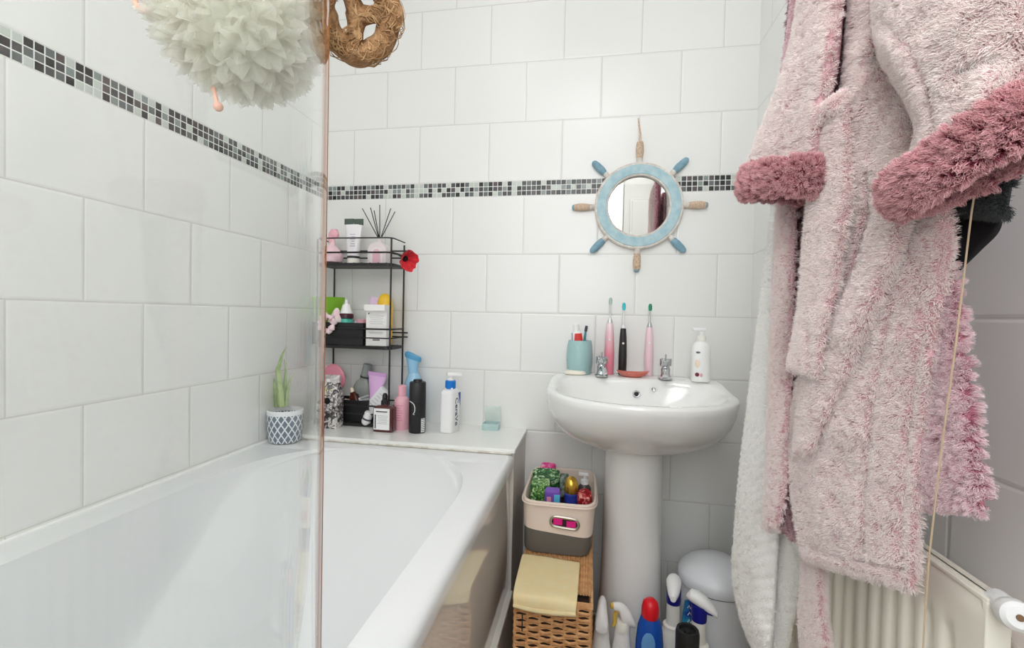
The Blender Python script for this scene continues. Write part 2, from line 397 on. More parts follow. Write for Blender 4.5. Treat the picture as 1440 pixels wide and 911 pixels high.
def tap(px, py, label, flip):
    b0 = at(px, py, Z=ZD); b0.y += .02; t = thing('basin_tap', label, 'tap', b0, 'pair of chrome basin taps')
    c = tuple(b0)
    MB().lathe([(.021, 0), (.021, .004), (.015, .008), (.0125, .018), (.0135, .030), (.010, .038)], c, 20).build('body', CHROME, t)
    MB().tube([b0+Vector((0, 0, .022)), b0+Vector((.004*flip, -.022, .027)), b0+Vector((.007*flip, -.042, .024)), b0+Vector((.008*flip, -.050, .014))], [.010, .009, .0085, .008], 12).build('spout', CHROME, t)
    h = MB(); h.lathe([(.009, .036), (.016, .042), (.0165, .050), (.012, .054), (.003, .056), (.0025, .074), (.0005, .076)], c, 16)
    for a in range(4):
        M_ = Matrix.Translation(b0) @ Matrix.Rotation(a*PI/2+.5, 4, 'Z')
        h.box(.010, .019, -.004, .004, .040, .062, M=M_, bev=.0015)
    h.build('handle', CHROME, t)
tap(846, 530, 'chrome basin tap next to the blue-green tumbler', 1)
tap(937, 534, 'chrome basin tap between the coral dish and the white pump bottle', -1)

# ------------------------------------------------------------------ ship wheel mirror
MC = Vector((.147, YB-.0005, 1.364))
mir = thing('ship_wheel_mirror', 'round mirror in a pale blue ship wheel frame hanging above the washbasin', 'mirror', MC)
MW = Matrix.Translation(MC) @ Matrix.Rotation(PI/2, 4, 'X')   # local z -> -Y (towards the room)
WWOOD = mat('worn_white_wood', rgb(226, 222, 216), .7, mottle=rgb(206, 196, 186), mscale=60, bump=.2, bscale=150)
BLUE = mat('worn_blue_paint', rgb(160, 194, 204), .65, mottle=rgb(184, 208, 214), mscale=45, bump=.2, bscale=120)
BLUE2 = mat('handle_blue_paint', rgb(118, 158, 176), .55, mottle=rgb(138, 172, 186), mscale=60)
ROPE = mat('jute_rope', rgb(222, 198, 174), .9, mottle=rgb(194, 168, 146), mscale=240, bump=.4, bscale=400)
def annulus(r0, r1, z0, z1, bev=.003, n=72):
    return [(r0, z0), (r0, z1-bev), (r0+bev, z1), (r1-bev, z1), (r1, z1-bev), (r1, z0)]
def ring_mesh(prof):
    o = MB(); rs = [[MW @ Vector((r*math.cos(2*PI*i/72), r*math.sin(2*PI*i/72), z)) for i in range(72)] for r, z in prof]
    rs.append(rs[0]); o.loft(rs, False, False); return o
ring_mesh(annulus(.0955, .1395, .001, .020)).build('frame_ring', WWOOD, mir, merge=1e-5)
ring_mesh(annulus(.1015, .1315, .018, .0225, .0015)).build('painted_band', BLUE, mir, merge=1e-5)
ms = MB(); ms.lathe([(.097, .002), (.097, .008), (.0005, .008)], M=MW, n=64); ms.sharp = 20
ms.build('mirror_glass', mat('mirror_silver', (.93, .93, .93, 1), .0, metal=1.0), mir)
for k_ in range(8):
    a = k_*PI/4 + PI/2
    M_ = MW @ Matrix.Rotation(a, 4, 'Z') @ Matrix.Translation((0, 0, .010)) @ Matrix.Rotation(PI/2, 4, 'Y')   # local z -> outward
    axis = k_ % 2 == 0
    h = MB(); h.lathe([(.009, .134), (.0085, .146), (.010, .150), (.0085, .154)], M=M_, n=16)
    hd = h.build('spoke_handle', WWOOD, mir)
    g = MB()
    if axis:
        pf = [(.0075, .152)]
        for q in range(9):
            z = .154+q*.0058; r_ = .0085+.0035*math.sin(PI*(q+.8)/10); pf += [(r_, z+.001), (r_+.001, z+.003), (r_, z+.005)]
        pf += [(.004, .2095)]
        g.lathe(pf, M=M_, n=16); g.build('rope_binding', ROPE, hd)
        if k_ != 0:
            g = MB(); g.lathe([(.009, .205), (.009, .2085), (.006, .2125), (.0005, .2135)], M=M_, n=16); g.build('end_cap', BLUE2, hd)
    else:
        g.lathe([(.008, .152), (.0105, .158), (.0125, .172), (.0115, .192), (.009, .205), (.004, .210), (.0005, .211)], M=M_, n=16); g.build('painted_grip', BLUE2, hd)
tp = MC+Vector((0, -.010, .205)); nl = at(897.5, 166, Y=YB-.004)
MB().tube([tp+Vector((-.003, 0, 0)), tp+Vector((-.002, .004, .03)), nl], .0016, 6).tube([tp+Vector((.003, 0, 0)), tp+Vector((.002, .004, .03)), nl], .0016, 6).build('hanging_cord', ROPE, mir)

def rgb(r, g, b, k=1.22):
    c = lin((r/255, g/255, b/255)); k = min(k, .86/max(c)) if max(c)*k > .86 else k
    return tuple(x*max(k, 1.0) for x in c) + (1.0,)

# ------------------------------------------------------------------ black wire shelving on the tiled shelf
BLK = mat('black_wire', rgb(28, 27, 27), .45)
BLKP = mat('black_plastic', rgb(24, 24, 25), .5, bump=.1, bscale=300)
ZL = .616
RX0, RX1, RY0, RY1 = -.918, -.646, 1.475, 1.585
rack = thing('wire_shelf_rack', 'three tier black wire rack crowded with toiletries on the tiled shelf', 'shelf rack', ((RX0+RX1)/2, 1.475, ZL))
def loop_pts(z, x0=RX0, x1=RX1, y0=RY0, y1=RY1, r=.022, open_back=True):
    pts = []
    for cx, cy, a0 in ((x0+r, y0+r, PI), (x1-r, y0+r, 1.5*PI)):
        for i in range(7): a = a0+PI/2*i/6; pts.append((cx+r*math.cos(a), cy+r*math.sin(a), z))
    return [(x0, y1, z)]+pts+[(x1, y1, z)]
for x in (RX0+.004, RX1-.002):
    for y in (RY0, RY1):
        MB().tube([(x, y, ZL), (x, y, 1.246 if y == RY0 else 1.240)], .0032, 8).build('post', BLK, rack)
def tier(zb, rails, back):
    s = MB()
    for i, z in enumerate(rails): s.tube(loop_pts(z), .0030 if i == 0 else .0022, 6)
    s.tube([(RX0-.012, RY1, back), (RX1+.016, RY1, back)], .0026, 6); s.tube([(RX0-.012, RY1, zb+.035), (RX1+.016, RY1, zb+.035)], .0026, 6)
    tr = s.build('rail', BLK, rack)
    t = MB(); pts = loop_pts(zb)
    rg = [[Vector((p[0], p[1], zb+dz)) for p in pts] for dz in (-.004, .006)]
    t.loft(rg); t.sharp = 40
    for k in range(9):
        x = RX0+.02+k*(RX1-RX0-.04)/8; t.tube([(x, RY0, zb+.006), (x, RY1, zb+.006)], .0015, 5)
    t.build('shelf_tray', BLK, rack)
tier(1.160, (1.201, 1.249), 1.220)
tier(.882, (.946, .916), .932)
tier(.622, (.688, .660), .69)

def C(px, py, Y): return at(px, py, Y=Y)
def pxw(n, d): return n*d/F_PX
WPL = mat('white_plastic', rgb(236, 236, 236), .3)
OFFW = mat('offwhite_plastic', rgb(226, 224, 216), .35)
PINKP = mat('pink_plastic', rgb(238, 178, 190), .35)
PALEPINK = mat('pale_pink_plastic', rgb(242, 208, 216), .35)
ROSE = mat('rose_plastic', rgb(206, 130, 146), .35)
BLKG = mat('black_gloss', rgb(22, 22, 24), .22)
LABW = mat('label_white', rgb(232, 232, 232), .5)
INK = mat('dark_ink', rgb(70, 72, 78), .6)
INKL = mat('grey_ink', rgb(150, 152, 154), .6)
TEAL = mat('teal_label', rgb(60, 170, 150), .4)
REDP = mat('red_plastic', rgb(206, 24, 36), .3)

def lines(parent, name, m, x0, x1, y, zs, th=.0012, jitter=0):
    b = MB()
    for i, z in enumerate(zs):
        sh = jitter*((i*37) % 5)/5
        b.box(x0+sh, x1-sh*.6, y-.0004, y+.0002, z, z+th)
    return b.build(name, m, parent, smooth=False)

# --- top tier
zt = 1.1665
p = C(467, 366, 1.52); t = thing('bath_toy_bottle', 'pink round bottle with a curled neck on the top shelf, left end', 'bottle', (p.x, 1.52, zt))
MB().lathe([(.020, 0), (.034, .006), (.038, .02), (.034, .036), (.022, .054), (.012, .064), (.009, .085)], (p.x, 1.52, zt), 28).build('body', PALEPINK, t)
b = MB(); pts = [(p.x-.002+.004*math.sin(i*.4), 1.52, zt+.075+.006*i) for i in range(6)]
pts = [(p.x, 1.52, zt+.07), (p.x-.004, 1.52, zt+.088), (p.x-.003, 1.52, zt+.102), (p.x+.003, 1.52, zt+.112), (p.x+.011, 1.52, zt+.112), (p.x+.014, 1.52, zt+.102), (p.x+.009, 1.52, zt+.093)]
b.tube(pts, [.011, .011, .011, .0115, .0115, .011, .009], 14); b.ball((p.x+.004, 1.52, zt+.104), .016, .013, .017); b.build('curled_neck', PINKP, t)

p = C(497, 366, 1.53); t = thing('cosmetic_tube', 'white tube with a dark green crimped end on the top shelf', 'tube', (p.x, 1.53, zt))
x, y = p.x, 1.53
MB().lathe([(.021, 0), (.021, .020), (.019, .024)], (x, y, zt), 24).build('cap', OFFW, t)
MB().lathe([(.0215, .020), (.0215, .028)], (x, y, zt), 24).build('collar_band', mat('dark_green_band', rgb(40, 48, 44), .4), t)
rg = [super_ring(x, y, zt+.028+.115*i/8, .020+.012*(i/8), .020*(1-i/8)+.0022, 32, 2+1.555*i/8) for i in range(9)]
MB().loft(rg).build('body', mat('tube_white', rgb(224, 222, 224), .35), t)
MB().box(x-.034, x+.000, y-.003, y+.003, zt+.138, zt+.158).box(x+.001, x+.034, y-.003, y+.003, zt+.136, zt+.157).build('crimped_end', mat('dark_green', rgb(74, 86, 78), .5), t, smooth=False)
lines(t, 'print', INKL, x-.004, x+.016, y-.0195, [zt+.06+.008*i for i in range(6)], .0018, .008)

p = C(533, 366, 1.525); x, y = p.x, 1.525; t = thing('reed_diffuser', 'white rainbow arch diffuser with black reeds on the top shelf', 'diffuser', (x, y, zt))
def arch(r, h, yf, yb, n=20):
    out = []
    for yy in (yf, yb):
        ring = [(x-r, yy, zt), (x-r, yy, zt+h)]+[(x-r*math.cos(PI*i/n), yy, zt+h+r*math.sin(PI*i/n)) for i in range(1, n)]+[(x+r, yy, zt+h), (x+r, yy, zt)]
        out.append([Vector(q) for q in ring])
    return out
MB().loft(arch(.033, .042, y-.018, y+.018)).build('pot', mat('diffuser_white', rgb(232, 222, 222), .4), t)
for r_, m_, d in ((.0275, mat('diffuser_rib', rgb(222, 208, 210), .45), .0015), (.0205, mat('diffuser_white2', rgb(238, 232, 232), .4), .003), (.0135, mat('diffuser_pink', rgb(232, 186, 200), .45), .0045)):
    MB().loft(arch(r_, .036, y-.018-d, y-.017)).build('arch_band', m_, t)
MB().lathe([(.010, .066), (.010, .080), (.008, .084)], (x, y, zt), 16).build('neck', mat('diffuser_neck', rgb(210, 200, 198), .4), t)
for (ax, ay, bx, by) in ((531, 333, 509.5, 293), (532, 333, 521, 292), (533, 333, 526, 296), (534, 333, 534, 288), (536, 333, 549.5, 293), (537, 333, 555.5, 297.5)):
    MB().tube([C(ax, ay, y), C(bx, by, y+.01)], .0016, 6).build('reed', BLKG, t)

# poppy on the rack corner
p = C(567, 363, 1.445); t = thing('artificial_poppy', 'red fabric poppy hooked on the right corner of the black rack', 'artificial flower', p)
PET = mat('poppy_red', rgb(206, 38, 48), .75, mottle=rgb(186, 26, 40), mscale=60); PET.node_tree.nodes['Principled BSDF'].inputs['Sheen Weight'].default_value = .2
axis = Vector((.80, -.55, -.30)).normalized(); Mq = Matrix.Translation(p) @ axis.to_track_quat('Z', 'Y').to_matrix().to_4x4()
for k_ in range(4):
    a0 = k_*PI/2+.3; rows = []
    for i in range(9):
        rr = .036*i/8
        row = []
        for j in range(13):
            a = a0+(j/12-.5)*1.9
            rad = rr*(1-.16*abs(j/12-.5)*2)
            z = 1.05*rad+.004*math.sin(j*1.7+k_)*(i/8)+.0012*k_
            row.append(Vector((rad*math.cos(a), rad*math.sin(a), z)))
        rows.append(row)
    rows2 = [[v+Vector((0, 0, -.0012)) for v in r] for r in rows]
    b = MB(); b.grid(rows, Mq); b.grid(rows2, Mq); b.build('petal', PET, t)
MB().ball((0, 0, .008), .013, .013, .007, 16, Mq).build('centre', mat('poppy_centre', rgb(26, 18, 20), .8, bump=.5, bscale=400), t)
MB().tube([p-axis*.002, p-axis*.02+Vector((-.006, 0, .006)), Vector((RX1-.002, RY0-.005, p.z+.02))], .0016, 6).build('stem', BLK, t)

# --- middle tier
zm = .889
tray = MB()
tx0, tx1 = C(447, 470, 1.485).x-.02, C(511, 470, 1.485).x
def open_box(x0, x1, y0, y1, z0, z1, th=.003, flare=0):
    o = MB(); f = flare
    outer = [[Vector((a, b_, z0)) for a, b_ in ((x0, y0), (x1, y0), (x1, y1), (x0, y1))], [Vector((a, b_, z1)) for a, b_ in ((x0-f, y0-f), (x1+f, y0-f), (x1+f, y1+f), (x0-f, y1+f))]]
    inner = [[Vector((a, b_, z1)) for a, b_ in ((x0-f+th, y0-f+th), (x1+f-th, y0-f+th), (x1+f-th, y1+f-th), (x0-f+th, y1+f-th))], [Vector((a, b_, z0+th)) for a, b_ in ((x0+th, y0+th), (x1-th, y0+th), (x1-th, y1-th), (x0+th, y1-th))]]
    o.loft(outer+inner); return o
tag(open_box(tx0, tx1, 1.483, 1.57, zm, .965).build('storage_tray', BLKP, smooth=False), 'black open storage tray holding bottles on the middle shelf', 'tray')
# lime pot
p = C(464, 430, 1.54); x, y = p.x, 1.53; t = thing('square_planter', 'lime green square planter in the black tray on the middle shelf', 'planter', (x, y, zm+.004))
LIME = mat('lime_plastic', rgb(120, 170, 48), .3)
rg = []
for z, h in ((.004, .026), (.09, .036), (.148, .0405), (.148, .0425), (.163, .0435), (.163, .041), (.152, .038), (.02, .024)):
    rg.append([Vector((x+h*sx_*.8+h*.35*sy_, y+h*sy_*.75-h*.25*sx_, zm+z)) for sx_, sy_ in ((-1, -1), (1, -1), (1, 1), (-1, 1))])
o = MB(); o.loft(rg); o.build('pot', LIME, t, smooth=False)
o = MB(); o.loft([rg[-1], [v+Vector((0, 0, .07)) for v in rg[-1]]]); o.build('lining', mat('dark_soil', rgb(70, 60, 50), .9), t, smooth=False)
# bottle with white cone cap
p = C(487, 450, 1.517); x, y = p.x, 1.517; t = thing('treatment_bottle', 'small bottle with white conical cap and teal label in the black tray', 'bottle', (x, y, zm+.004))
MB().lathe([(.021, .004), (.022, .01), (.022, .082), (.018, .09)], (x, y, zm), 24).build('body', mat('teal_bottle', rgb(70, 176, 156), .3), t)
MB().lathe([(.0225, .03), (.0225, .076)], (x, y, zm), 24).build('label', TEAL, t)
MB().lathe([(.019, .089), (.0245, .092), (.024, .104), (.02, .108)], (x, y, zm), 24).build('collar', mat('plum_collar', rgb(64, 24, 40), .35), t)
MB().lathe([(.0215, .107), (.0185, .118), (.0125, .138), (.006, .140), (.005, .153), (.003, .155)], (x, y, zm), 24).build('cap', WPL, t)
# scrunchie
p = C(459, 459, 1.48); b = MB(); n_ = 60
cen = C(461, 455, 1.477); pts = []; rr = []
for i in range(n_):
    a = 2*PI*i/n_; q = cen+Vector((.024*math.cos(a), -.006+.004*math.sin(3*a), .026*math.sin(a))); pts.append(q); rr.append(.0085+.003*math.sin(9*a)+.0015*math.sin(17*a))
b.tube(pts, rr, 12, closed=True); tag(b.build('scrunchie', mat('scrunchie_cloth', rgb(234, 220, 218), .9, mottle=rgb(222, 186, 196), mscale=70, bump=.5, bscale=120)), 'crumpled pale pink scrunchie hanging over the edge of the black tray', 'hair scrunchie')
# pale tissue pouch on it
b = MB(); rg = []
cc = C(470, 446, 1.49)
for i in range(8):
    z = cc.z-.028+.060*i/7; f = (.016, .021, .022, .020, .016, .012, .010, .004)[i]
    rg.append([Vector((cc.x-.004+i*.0012+f*math.cos(2*PI*j/24)*(1+.22*math.sin(5*2*PI*j/24+i)), cc.y+.008+.6*f*math.sin(2*PI*j/24), z)) for j in range(24)])
b.loft(rg); tag(b.build('wash_mitt', mat('mitt_cloth', rgb(238, 226, 222), .9, mottle=rgb(226, 196, 202), mscale=50)), 'crumpled white and pink cloth in the black tray before the green planter', 'cloth')
# small silver tube and pink tub
p = C(503, 448, 1.53); x, y = p.x, 1.533; t = thing('ointment_tube', 'small silver grey tube leaning in the tray beside the white cone cap', 'tube', (x, y, zm))
Mq = about((x, y, zm+.006), 0, -.25, 0)
MB().lathe([(.006, 0), (.006, .014), (.012, .018), (.012, .05)], n=16, M=Mq).loft([super_ring(0, 0, .05+.03*i/3, .012+.002*i/3, .012*(1-i/3)+.0012, 16, 2) for i in range(4)], M=Mq).build('body', mat('silver_tube', rgb(160, 164, 170), .35, metal=.6), t)
MB().lathe([(.0085, -.002), (.0085, .014)], n=14, M=Mq).build('cap', WPL, t)
p = C(508, 450, 1.55); x, y = p.x, 1.55; t = thing('pink_tub', 'small pink tub behind the white carton on the middle shelf', 'tub', (x, y, zm))
MB().lathe([(.018, .003), (.021, .01), (.021, .07)], (x, y, zm), 24).build('body', ROSE, t); MB().lathe([(.022, .07), (.022, .086), (.02, .088)], (x, y, zm), 24).build('lid', PINKP, t)
# leaning lilac tube
p = C(519, 440, 1.56); t = thing('lilac_tube', 'translucent lilac tube leaning behind the white carton on the middle shelf', 'tube', (p.x-.008, 1.567, zm))
Mq = about((p.x-.010, 1.567, zm+.004), 0, .20, 0)
LIL = mat('lilac_plastic', rgb(214, 190, 214), .35)
MB().lathe([(.016, 0), (.016, .03)], n=20, M=Mq).build('cap', mat('lilac_cap', rgb(200, 168, 200), .35), t)
MB().loft([super_ring(0, 0, .03+.135*i/6, .018+.005*i/6, .018*(1-i/6)+.002, 24, 2.2) for i in range(7)], M=Mq).build('body', LIL, t)
# white carton
p0, p1 = C(514, 490, 1.487), C(543, 490, 1.487); t = thing('carton', 'white cardboard carton of fine print at the right of the middle shelf', 'carton', ((p0.x+p1.x)/2, 1.505, zm))
hh = C(526, 436, 1.487).z-zm
CARD = mat('white_card', rgb(226, 224, 222), .6)
bxo = MB().box(p0.x, p1.x, 1.487, 1.525, zm, zm+hh, bev=.0012).build('box', CARD, t, smooth=False)
MB().box(p0.x+.002, p1.x+.001, 1.517, 1.4685, zm+hh-.002, zm+hh+.018).build('flap', CARD, t, smooth=False)
cx_ = (p0.x+p1.x)/2
lines(bxo, 'print', INKL, p0.x+.010, p1.x-.010, 1.487, [zm+hh-.020-.0065*i for i in range(5)], .0012, .01)
lines(bxo, 'small_print', INKL, p0.x+.010, p1.x-.012, 1.487, [zm+.045-.004*i for i in range(2)], .0012, .01)
lines(bxo, 'logo', INK, cx_-.012, cx_+.014, 1.487, [zm+.018, zm+.021], .0022, .002)
MB().box(cx_-.002, cx_+.002, 1.4315, 1.4325, zm+hh-.014, zm+hh-.009).build('mark', INK, bxo, smooth=False)
# plain yellow bottle behind the carton
p = C(541, 440, 1.545); x, y = p.x, 1.547; t = thing('bubble_bath_bottle', 'plain yellow bottle with a rounded top standing behind the white carton', 'bottle', (x, y, zm))
YEL = mat('yellow_plastic', rgb(240, 190, 40), .35)
MB().lathe([(.024, .002), (.0265, .008), (.027, .05), (.0275, .12)], (x, y, zm), 28, sy=.8).build('body', YEL, t)
MB().lathe([(.0280, .118), (.0275, .140), (.0245, .158), (.017, .172), (.008, .178), (.001, .179)], (x, y, zm), 28, sy=.8).build('cap', mat('yellow_cap', rgb(246, 200, 56), .35), t)

# --- on the tiled shelf, inside and before the rack
def base(px, py): return at(px, py, Z=ZL)
# patterned carton
p = base(462, 603); x, y = p.x-.003, p.y+.028; t = thing('patterned_carton', 'tall black and white floral carton at the left end of the tiled shelf', 'carton', (x, y, ZL))
def pattern_mat():
    m = bpy.data.materials.new('floral_print'); m.use_nodes = True; nt = m.node_tree; k = NB(nt); b = nt.nodes['Principled BSDF']; b.inputs['Roughness'].default_value = .5
    tc = nt.nodes.new('ShaderNodeTexCoord'); n = nt.nodes.new('ShaderNodeTexNoise'); n.inputs['Scale'].default_value = 60; n.inputs['Detail'].default_value = 4; n.inputs['Distortion'].default_value = 1.5
    nt.links.new(tc.outputs['Object'], n.inputs['Vector']); cr = nt.nodes.new('ShaderNodeValToRGB'); cr.color_ramp.elements[0].position = .40; cr.color_ramp.elements[0].color = rgb(40, 38, 38)
    cr.color_ramp.elements[1].position = .58; cr.color_ramp.elements[1].color = rgb(206, 202, 200); e = cr.color_ramp.elements.new(.5); e.color = rgb(128, 122, 122)
    nt.links.new(n.outputs['Fac'], cr.inputs['Fac']); nt.links.new(cr.outputs[0], b.inputs['Base Color']); return m
rg = []
for z, hx, hy in ((0, .027, .026), (.003, .0285, .0275), (.10, .0285, .0275), (.128, .026, .020), (.150, .0245, .006), (.172, .0245, .0035)):
    rg.append(super_ring(x, y, ZL+z, hx, hy, 28, 7))
o = MB(); o.loft(rg); o.build('box', pattern_mat(), t)
MB().loft([super_ring(x, y, ZL+.150, .0255, .007, 28, 7), super_ring(x, y, ZL+.174, .0255, .0045, 28, 7)]).build('crimped_top', mat('carton_top', rgb(216, 212, 210), .5, mottle=rgb(150, 146, 146), mscale=90), t)
o = MB()
for (a, b_, c, d) in ((-.022, -.012, .128, .140), (-.008, .006, .120, .126), (.002, .010, .130, .138)): o.box(x+a, x+b_, y-.0285+(c-.10)*.26, y-.0265+(c-.10)*.26, ZL+c-.01, ZL+d-.01)
o.build('yellow_leaf_print', mat('lime_print', rgb(178, 184, 60), .5), t, smooth=False)
bl = base(463, 555); MB().lathe([(.011, 0), (.010, .0008)], M=about((x-.003, y-.0282, ZL+.092), PI/2), n=16).build('black_flower_print', BLKG, t)
# pink paddle hairbrush
t = thing('paddle_hairbrush', 'pink oval paddle hairbrush upright behind the floral carton', 'hairbrush', C(476, 560, 1.53))
q = C(470, 531, 1.533); tip = C(484, 562, 1.52)
Mq = Matrix.Translation(q) @ Matrix.Rotation(-.32, 4, 'Y')
MB().ball((0, 0, 0), .041, .009, .050, 28, Mq).build('paddle', ROSE, t)
MB().tube([Mq @ Vector((0, 0, -.040)), Mq @ Vector((0, -.002, -.062)), Mq @ Vector((0, -.004, -.09)), Mq @ Vector((0, -.004, -.112))], [.017, .011, .0105, .010], 14).build('handle', ROSE, t)
MB().ball((0, .009, 0), .031, .004, .039, 20, Mq).build('cushion', mat('brush_cushion', rgb(235, 200, 205), .6), t)
# clear grey bottle, tilted
t = thing('mouthwash_bottle', 'grey see-through bottle with ridged cap leaning at the back of the rack', 'bottle', C(508, 560, 1.56))
Mq = Matrix.Translation(C(505, 573, 1.558)) @ Matrix.Rotation(.20, 4, 'Y')
SMK = mat('smoky_plastic', rgb(142, 146, 142), .12, alpha=.82)
MB().loft([super_ring(0, 0, z, rx, ry, 32, 3) for z, rx, ry in ((0, .031, .018), (.004, .034, .02), (.075, .034, .02), (.092, .028, .018), (.104, .016, .014), (.112, .015, .014))], M=Mq).build('body', SMK, t)
MB().lathe([(.0185, .110), (.0185, .116)], n=24, M=Mq).build('collar', mat('dark_collar', rgb(60, 62, 62), .3), t)
MB().lathe([(.017, .116), (.0155, .158), (.012, .160)], n=24, M=Mq).build('cap', mat('grey_cap', rgb(134, 138, 136), .3, alpha=.9), t)
# black tray on the shelf
bx0, bx1 = C(473, 580, 1.495).x, C(517, 580, 1.495).x
tag(open_box(bx0-.006, bx1, 1.495, 1.567, ZL+.012, ZL+.085, .003, .004).build('storage_basket', BLKP, smooth=False), 'black open basket of odds and ends at the foot of the rack', 'basket')
# lilac tube in it
t = thing('hand_cream_tube', 'lilac tube standing crimped end up in the basket under the rack', 'tube', C(528, 560, 1.53))
Mq = Matrix.Translation(C(527, 562, 1.533)) @ Matrix.Rotation(.10, 4, 'Y')
MB().loft([super_ring(0, 0, .085*i/6, .017+.016*i/6, .017*(1-i/6)+.002, 28, 2.2) for i in range(7)], M=Mq).build('body', mat('lilac_tube_mat', rgb(206, 166, 208), .4), t)
MB().box(-.034, .034, -.0025, .0025, .083, .096, M=Mq).build('crimp', mat('lilac_crimp', rgb(196, 152, 200), .4), t, smooth=False)
MB().lathe([(.013, -.022), (.013, .0), (.012, .002)], n=20, M=Mq).build('cap', LIL, t)
# white tilted box
t = thing('tilted_box', 'small white box tilted to the right above the amber bottle', 'box', C(536, 565, 1.51))
c0 = C(533, 560, 1.51); Mq = Matrix.Translation(c0) @ Matrix.Rotation(.70, 4, 'Y')
MB().box(-.0195, .0195, -.010, .010, -.050, .038, M=Mq, bev=.001).build('box', mat('white_box', rgb(222, 222, 224), .55), t, smooth=False)
o = MB()
for k_ in range(5): o.box(-.012+k_*.001, .010-k_*.0015, -.0106, -.0102, -.03+k_*.012, -.0285+k_*.012, M=Mq)
o.build('print', INKL, t, smooth=False)
# sticks (thermometers / toothbrush-like) across the basket
for a, b_, r_, lab, m_ in (((481, 569), (519, 556), .004, 'upper white stick lying across the black basket', WPL), ((486, 566), (520, 561), .0035, 'lower grey and white stick lying across the black basket', mat('grey_stick', rgb(186, 190, 200), .35))):
    s0, s1 = C(*a, 1.505), C(*b_, 1.525)
    t = thing('applicator_stick', lab, 'stick', s0, 'sticks across the basket')
    MB().tube([s0, s0.lerp(s1, .7)], [r_, r_*.9], 10).build('handle', m_, t); MB().tube([s0.lerp(s1, .69), s1], [r_*1.25, r_*1.2], 10).build('tip', INKL, t)
# crumpled wrapper in the basket, small brown bottle
b = MB(); cc = C(488, 566, 1.525); rg = []
for i in range(6):
    f = (.026, .03, .028, .022, .016, .006)[i]
    rg.append([Vector((cc.x+f*math.cos(2*PI*j/26)*(1+.25*noise.noise(Vector((i, j*.7, 1)))), cc.y+.7*f*math.sin(2*PI*j/26), cc.z-.018+.006*i+.004*noise.noise(Vector((j*.9, i*.5, 3))))) for j in range(26)])
b.loft(rg); tag(b.build('crumpled_wrapper', mat('wrapper', rgb(222, 206, 196), .5, mottle=rgb(176, 150, 142), mscale=70)), 'crumpled beige wrapper filling the black basket under the rack', 'wrapper')
t = thing('nail_bottle', 'tiny dark brown bottle with a white triangle label in the basket', 'bottle', C(498, 560, 1.517))
Mq = Matrix.Translation(C(499, 561, 1.517)) @ Matrix.Rotation(-.35, 4, 'Y')
BRN = mat('brown_glass', rgb(66, 26, 16), .15)
MB().loft([super_ring(0, 0, z, r_, r_*.8, 20, 4) for z, r_ in ((-.012, .015), (.012, .015), (.02, .009), (.026, .008))], M=Mq).build('body', BRN, t)
MB().lathe([(.007, .025), (.006, .040), (.003, .041)], n=14, M=Mq).build('cap', mat('cream_cap', rgb(214, 200, 178), .4), t)
# little white roll-on hanging in the rail
t = thing('roll_on_bottle', 'small white bottle lying tilted at the right end of the black basket', 'bottle', C(517, 588, 1.48))
Mq = Matrix.Translation(C(515, 592, 1.483)) @ Matrix.Rotation(.35, 4, 'Y')
MB().ball((0, 0, 0), .0165, .0135, .016, 18, Mq).lathe([(.0155, 0), (.0145, .03), (.012, .034)], n=20, M=Mq).build('body', WPL, t)
MB().lathe([(.0158, .006), (.0151, .012)], n=20, M=Mq).build('dark_band', INK, t)
# amber bottle
p = base(537, 608); w_ = C(551, 590, p.y).x-C(523, 590, p.y).x; x, y = p.x, p.y+.0195; h_ = C(537, 572, p.y).z-ZL
t = thing('amber_bottle', 'square amber bottle with white label and black dropper cap before the rack', 'bottle', (x, y, ZL))
AMB = mat('amber_glass', rgb(70, 22, 18), .12, coat=.4)
MB().loft([super_ring(x, y, ZL+z, a, b2, 32, 7) for z, a, b2 in ((0, w_*.47, .016), (.003, w_*.5, .018), (h_-.006, w_*.5, .018), (h_, w_*.42, .014), (h_+.003, .010, .010), (h_+.008, .009, .009))]).build('body', AMB, t)
lb = MB().box(x-w_*.43, x+w_*.36, y-.0188, y-.0175, ZL+.008, ZL+h_-.006).build('label', LABW, t, smooth=False)
lines(lb, 'print', INKL, x-w_*.25, x+w_*.28, y-.0189, [ZL+h_-.030-.005*i for i in range(6)], .001, .006)
lines(lb, 'heading', INK, x-w_*.32, x+w_*.25, y-.0189, [ZL+h_-.018], .004)
MB().box(x-w_*.38, x-w_*.32, y-.0192, y-.0187, ZL+.012, ZL+h_-.026).build('side_print', INK, lb, smooth=False)
MB().lathe([(.0125, h_+.006), (.0125, h_+.016), (.0085, h_+.021), (.0085, h_+.034), (.006, h_+.040), (.002, h_+.042)], (x, y, ZL), 20).build('dropper_cap', BLKG, t)
